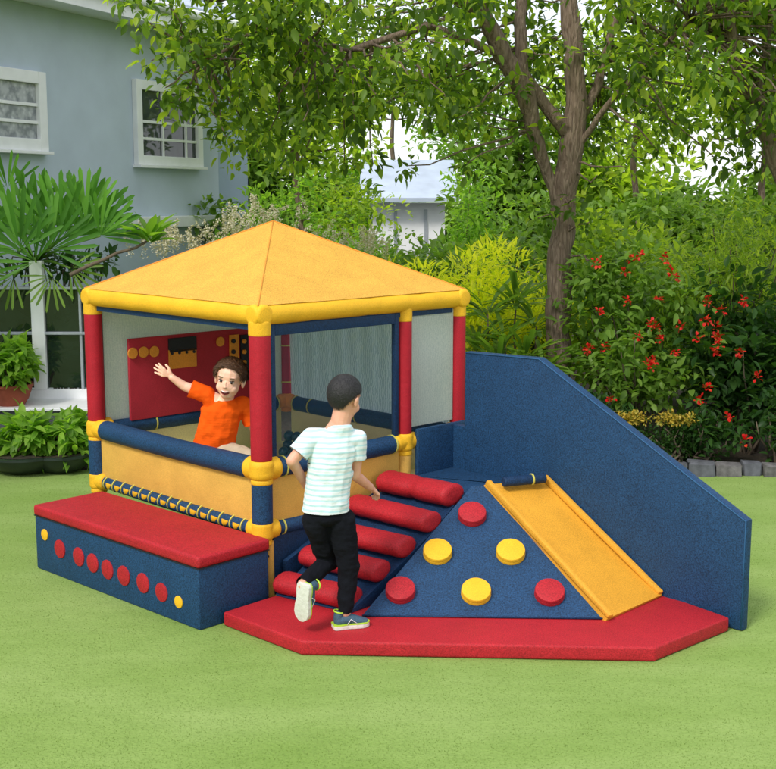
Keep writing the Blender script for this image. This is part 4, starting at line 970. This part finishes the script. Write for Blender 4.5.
limbs = [([b_, q(557, 400, ty_), q(559, 330, ty_), q(561, 250, ty_), q(564, 200, ty_), q(571, 150, ty_), q(577, 105, ty_), q(574, 50, ty_), q(562, -50, ty_)], [.125, .108, .103, .098, .10, .095, .085, .075, .06]),
         ([q(562, 215, ty_), q(550, 180, ty_ - .03), q(533, 130, ty_ - .1), q(526, 95, ty_ - .15), q(503, 55, ty_ - .25), q(484, 15, ty_ - .35), q(470, -40, ty_ - .5)], [.05, .045, .055, .075, .075, .06, .05]),
         ([q(572, 140, ty_), q(545, 105, ty_ - .05), q(522, 72, ty_ - .15), q(520, 20, ty_ - .1), q(525, -40, ty_)], [.05, .05, .05, .045, .035]),
         ([q(574, 130, ty_), q(598, 85, ty_ + .1), q(612, 30, ty_ + .15), q(640, -40, ty_ + .2)], [.045, .036, .03, .025]),
         ([q(576, 150, ty_), q(607, 105, ty_ - .2), q(650, 60, ty_ - .5), q(690, 20, ty_ - .6)], [.028, .022, .018, .014]),
         ([q(503, 55, ty_ - .25), q(430, 25, ty_ - .7), q(350, 50, ty_ - 1.0), q(270, 28, ty_ - 1.2), q(205, 60, ty_ - 1.3)], [.035, .026, .02, .015, .008]),
         ([q(484, 15, ty_ - .35), q(420, -20, ty_ - .8), q(330, -40, ty_ - 1.1), q(220, 0, ty_ - 1.3)], [.04, .035, .03, .015])]
cl = []
def low(px):   # how far down the foliage hangs, in picture rows
    return np.interp(px, [120, 150, 200, 235, 300, 380, 430, 480, 520, 560, 600, 640, 700, 776, 900], [-20, 60, 105, 140, 150, 140, 120, 140, 150, 130, 165, 135, 120, 150, 150])
while len(cl) < 300:
    px = RNG.uniform(128, 860); py = RNG.uniform(-75, 178)
    if py > low(px) - 8: continue
    y = ty_ + RNG.uniform(-1.7, 1.3) * (1 if px > 330 else .55) - (0.9 if px < 330 else 0)
    if 488 < px < 600 and y < ty_ and RNG.random() < .75: continue
    cl.append((tuple(q(px, py, y)), RNG.uniform(.15, .30)))
for px, py in ((150, 60), (165, 85), (190, 95), (215, 120), (228, 138), (172, 110), (205, 70), (345, 165), (372, 160), (405, 170), (300, 160), (470, 165), (600, 180), (630, 170), (660, 150), (720, 165), (545, 215), (590, 225), (577, 205), (612, 262)):
    cl.append((tuple(q(px, py, ty_ - (1.4 if px < 300 else .3))), .14))
tree('shade_tree', b_, limbs, cl, 60, .078, .52, M['leaf_tree'], 'big forked shade tree with rough brown trunk and broad overhanging crown', upb=-.25, outward=.5, lj=.4, flat=.75)
# limb of a second tree entering from the right
b2 = Vector((3.35, 9.3, 0))
l2 = [([b2, Vector((3.3, 9.3, 1.2)), q(790, 190, 9.3), q(772, 150, 9.3), q(756, 100, 9.25), q(742, 85, 9.2), q(733, 50, 9.1), q(730, 0, 9.0), q(720, -60, 9)], [.10, .09, .075, .06, .055, .05, .04, .035, .03]),
      ([q(756, 100, 9.25), q(765, 60, 9.3), q(772, 0, 9.3)], [.04, .03, .02])]
c2 = [(tuple(q(RNG.uniform(690, 860), RNG.uniform(-120, 150), RNG.uniform(8.6, 9.8))), RNG.uniform(.12, .24)) for _ in range(46)]
tree('leaning_tree', b2, l2, c2, 42, .088, .5, M['leaf_tree'], 'dark bent limb with leaves of a tree reaching in at the right edge', upb=-.2, flat=.75)
# trees behind
for k_, (px, py, y0, rx, rz, mt, n_, L_, lab) in enumerate((
    (300, 95, 13.6, 1.15, 1.05, 'leaf_yellowg', 70, .10, 'dense yellow-green tree right beside the house corner'),
    (395, 75, 22.5, 1.7, 1.5, 'leaf_tree', 46, .12, 'tree with broad crown standing behind the white outbuilding'),
    (485, 110, 22.0, 1.6, 1.3, 'leaf_fresh', 40, .12, 'light green tree in the distance left of the forked trunk'),
    (640, 85, 16.0, 1.6, .85, 'leaf_yellowg', 46, .12, 'airy pale tree in the distance right of the forked trunk'),
    (770, 110, 14.5, 1.1, .8, 'leaf_tree', 36, .12, 'distant tree at the far right beyond the border'))):
    c_ = at_y(px, py, y0); b_ = Vector((c_.x, y0, 0)); cls = blobs(tuple(c_), (rx, rx * .6, rz), n_, .34)
    tree('garden_tree', b_, [([b_, Vector((c_.x + .10, y0, c_.z * .35)), Vector((c_.x - .06, y0, c_.z * .7)), Vector((c_.x, y0, c_.z + rz * .4))], [.06, .05, .04, .02])], cls, 22, L_, .5, M[mt], lab, flat=.8)
for px, z_, r_, mt, lab in ((250, 2.9, 1.5, 'leaf_mid', 'far broad tree filling the gap right of the house'), (345, 2.2, 1.5, 'leaf_fresh', 'far rounded tree left of the white outbuilding'), (520, 2.7, 1.6, 'leaf_mid', 'far low tree seen just left of the forked trunk'), (620, 2.6, 1.4, 'leaf_yellowg', 'far low tree seen just right of the forked trunk'), (705, 1.9, 1.5, 'leaf_mid', 'far low tree under the bright sky gap at the right'), (800, 2.3, 1.6, 'leaf_mid', 'far low tree at the right edge of the garden')):
    c_ = at_y(px, 190, 21.5); b_ = Vector((c_.x, 21.5, 0)); cls = blobs((c_.x, 21.5, z_ * .62), (r_, .8, z_ * .62), 60, .5)
    tree('garden_tree', b_, [([b_, Vector((c_.x + .05, 21.5, z_ * .5)), Vector((c_.x, 21.5, z_))], [.12, .09, .04])], cls, 16, .20, .5, M[mt], lab, flat=.8)
# clipped hedge at the back
hb = [((x + RNG.normal() * .1, 14.2 + RNG.normal() * .15, z + RNG.normal() * .1), .34) for x in np.arange(-3.2, 10.5, .34) for z in ((.3, .8, 1.3, 1.75) if not -.2 < x < .7 else (.3, .8, 1.25))]
shrub('hedge', (1, 14.2, 0), hb, 75, .11, .5, M['leaf_mid'], 'long informal green hedge closing off the back of the garden', cat='hedge')

# fan palm and plumeria at the left
fp = thing('fan_palm', q(36, 470, 10.2) * 1, 'large fan-leaved palm in front of the left house window', 'palm'); fp.location.z = 0
cr0 = q(34, 262, 10.2); bm = BM(); pts = [Vector((cr0.x, cr0.y, 0)), Vector((cr0.x + .02, cr0.y, .5)), Vector((cr0.x - .01, cr0.y, 1.0)), cr0]; tube(bm, pts, [.05, .042, .04, .05], 12); obj('trunk', bm, M['metalgrey'] if False else M['bark'], fp, smooth=True)
fans = [((62, 238), (62, 150), 15, .50, 75, 9.0), ((86, 226), (128, 168), 13, .46, 62, 8.95), ((18, 232), (10, 148), 13, .48, 70, 9.1), ((40, 236), (35, 146), 17, .56, 78, 9.2), ((75, 232), (102, 158), 15, .50, 70, 9.15), ((100, 236), (146, 186), 11, .36, 55, 8.85), ((50, 250), (82, 170), 15, .46, 85, 8.9), ((20, 250), (-6, 185), 13, .46, 80, 8.8), ((36, 262), (0, 215), 11, .40, 80, 8.85), ((-25, 240), (-50, 160), 12, .5, 70, 9.1), ((52, 276), (30, 330), 9, .26, 70, 8.8), ((70, 268), (112, 290), 9, .26, 60, 8.9), ((14, 276), (-20, 300), 9, .30, 70, 8.9), ((8, 190), (0, 140), 9, .34, 60, 9.4)]
for (hx_, hy_), (tx_, ty2), n_, L_, sprd, y0 in fans:
    y0 += .75; hpnt = q(hx_, hy_, y0); tip = q(tx_, ty2, y0); d0 = (tip - hpnt).normalized(); P, D, U, LL = [], [], [], []
    for i in range(n_):
        an = R((i / (n_ - 1) - .5) * 2 * sprd + RNG.normal() * 2); dd = Matrix.Rotation(an, 3, 'Y') @ d0; dd = dd + Vector((0, -.15 + RNG.normal() * .14, 0)); P.append(hpnt + dd * .02); D.append(dd)
        nn = Vector((0, -1, .25)); U.append(nn + Vector(RNG.normal(size=3)) * .25); LL.append(L_ * (.82 + .18 * math.cos(an)) * RNG.uniform(.9, 1.06))
    LL = np.array(LL); me = leaf_mesh('frond', [tuple(p) for p in P], [tuple(p) for p in D], [tuple(p) for p in U], LL, LL * .088, 'strap', .06, .12)
    fr_ = obj('frond', me, M['leaf_palm'] if L_ > .3 else M['leaf_mid'], fp, smooth=True)
    bm = BM(); tube(bm, [cr0, cr0.lerp(hpnt, .5) + Z * .03, hpnt], [.013, .010, .008], 8); obj('stalk', bm, M['leaf_mid'], fr_, smooth=True)
bm = BM()
for _ in range(5):
    a_ = Vector((cr0.x, cr0.y - .03, cr0.z + .02)); dx = RNG.uniform(-.3, .3); tube(bm, [a_, a_ + Vector((dx * .6, -.05, .02 + RNG.uniform(-.05, .08))), a_ + Vector((dx, -.08, -.18 - RNG.random() * .1))], [.007, .006, .004], 6)
obj('aerial_roots', bm, M['twig'], fp, smooth=True)
pc_ = q(150, 240, 9.6)
pl_ = rosette('plumeria', pc_, 20, .27, .36, M['leaf_fresh'], 'small rosette of broad glossy leaves on a bare slanting branch over the terrace', up=.55, kind='ovate', droop=.2, stem_from=Vector(q(70, 275, 9.5)), stemr=.016, cat='shrub')
b3 = blobs((q(45, 262, 10.1)), (.6, .15, .10), 14, .12); shrub('leafy_shrub', (-2.7, 10.15, .0), b3, 60, .085, .42, M['leaf_dark'], 'dark leafy shrub tangled round the foot of the palm fronds')
# pots
M['terracotta'] = plain('terracotta', s2l((150, 74, 52)), .8, nscale=9, amp=.2); M['darkpot'] = plain('dark_glaze', s2l((34, 44, 42)), .4, nscale=9, amp=.2)
def pot(name, c, r, h, mat, label, prof):
    c = Vector(c); o = thing(name, c, label, 'plant pot'); bm = BM()
    tube(bm, [c + Z * h * z for z, k in prof], [r * k for z, k in prof], 36); obj('bowl', bm, mat, o, smooth=40)
    bm = BM(); disc(bm, c + Z * h * .93, Z, r * .9, .01, 30, .002); obj('soil', bm, M['soilpot'], o); return o
PR_ = [(0, .62), (.3, .82), (.7, .97), (.86, 1.0), (.87, 1.06), (1, 1.06), (1, .93), (.9, .92)]
c_ = at_z(-6, 414, tz + .024); pot('flower_pot', (c_.x, ty + .15, tz + .024), .17, .17, M['terracotta'], 'round terracotta pot standing on the edge of the terrace', PR_)
shrub('pot_plant', (c_.x, ty + .15, tz + .18), blobs((c_.x, ty + .13, tz + .36), (.22, .18, .20), 18, .10), 190, .085, .5, M['leaf_fresh'], 'bushy bright green plant growing in the terracotta pot', 'plant', droop=.35)
for px, r_, lab, lab2, mt in ((22, .30, 'wide dark bowl planter on the grass below the terrace, nearer the left edge', 'mound of broad fresh green leaves in the dark bowl nearer the left edge', 'leaf_fresh'), (58, .24, 'wide dark bowl planter on the grass below the terrace, nearer the playhouse', 'clump of glossy green leaves in the dark bowl nearer the playhouse', 'leaf_fresh')):
    c_ = at_z(px, 474, .0); c_.y += .12; pot('planter', (c_.x, c_.y, .012), r_, .13, M['darkpot'], lab, PR_)
    a_ = RNG.random(1); shrub('bedding_plant', (c_.x, c_.y, .13), blobs((c_.x, c_.y, .25), (r_ * .95, r_ * .7, .15), 16, .10), 120, .115, .45, M[mt], lab2, 'plant', droop=.45)
shrub('creeping_plant', (-2.0, 9.0, 0), blobs((-2.02, 9.05, .09), (.16, .2, .08), 10, .06), 160, .06, .4, M['leaf_mid'], 'low tuft of green leaves at the foot of the dark terrace wall', 'plant')
# edging stones
x = 1.30
k = 0
while x < 3.6:
    w_ = RNG.uniform(.14, .24); h_ = RNG.uniform(.085, .125); bm = BM(); yy = 8.66 + RNG.normal() * .012
    box(bm, (x + w_ / 2, yy, h_ / 2 - .01), (w_ - .012, .11, h_), Matrix.Rotation(RNG.normal() * .06, 3, 'Z'), .012, 2)
    for v in bm.verts: v.co += Vector(RNG.normal(size=3)) * .0035
    tag(obj('edging_stone', bm, M['stonelight'] if RNG.random() < .55 else M['stone'], smooth=30, loc=(x + w_ / 2, yy, 0)), 'rough grey block in the row of stones along the right-hand border', 'stone', 'edging stones along the border'); x += w_
# plants low in the bed behind the structure
for i, (x, y, lab) in enumerate(((.9, 9.1, 'low dark ground plants behind the blue wall near the trunk'), (1.55, 9.05, 'low green plants at the foot of the trunk, right side'), (2.35, 8.98, 'low dark green plants behind the stone row under the red flowering shrubs'), (2.95, 8.9, 'low broad-leaved plants behind the stone row at the right edge'))):
    shrub('border_plant', (x, y, 0), blobs((x, y, .28), (.32, .2, .26), 16, .14), 90, .07, .45, M['leaf_dark'], lab, 'plant')

# short grass blades on the near lawn
M['grass'] = leafmat('grass_blade', [(.19, .28, .075), (.24, .335, .10), (.29, .385, .13)], trans=.35, rough=.8, tint=1.4)
n = 90000; gy_ = 3.9 + 4.75 * RNG.random(n) ** 1.25; gx = (RNG.random(n) * 2 - 1) * (gy_ * .335 + .1); a = RNG.random(n) * 2 * math.pi; hgt = .003 + .004 * RNG.random(n)
P = np.stack([gx, gy_, np.zeros(n)], 1); D = np.stack([np.cos(a) * .75, np.sin(a) * .75, np.ones(n)], 1); D /= np.linalg.norm(D, axis=1, keepdims=True); S = np.stack([-np.sin(a), np.cos(a), np.zeros(n)], 1)
V = np.stack([P - S * .0016, P + S * .0016, P + D * hgt[:, None]], 1).reshape(-1, 3); me = bpy.data.meshes.new('grass')
me.vertices.add(3 * n); me.vertices.foreach_set('co', V.reshape(-1)); me.loops.add(3 * n); me.loops.foreach_set('vertex_index', np.arange(3 * n, dtype=np.int32)); me.polygons.add(n)
me.polygons.foreach_set('loop_start', np.arange(0, 3 * n, 3, dtype=np.int32)); me.polygons.foreach_set('loop_total', np.full(n, 3, dtype=np.int32)); me.update(calc_edges=True)
tag(obj('grass', me, M['grass']), 'short mown grass blades covering the lawn', 'grass', kind='stuff')
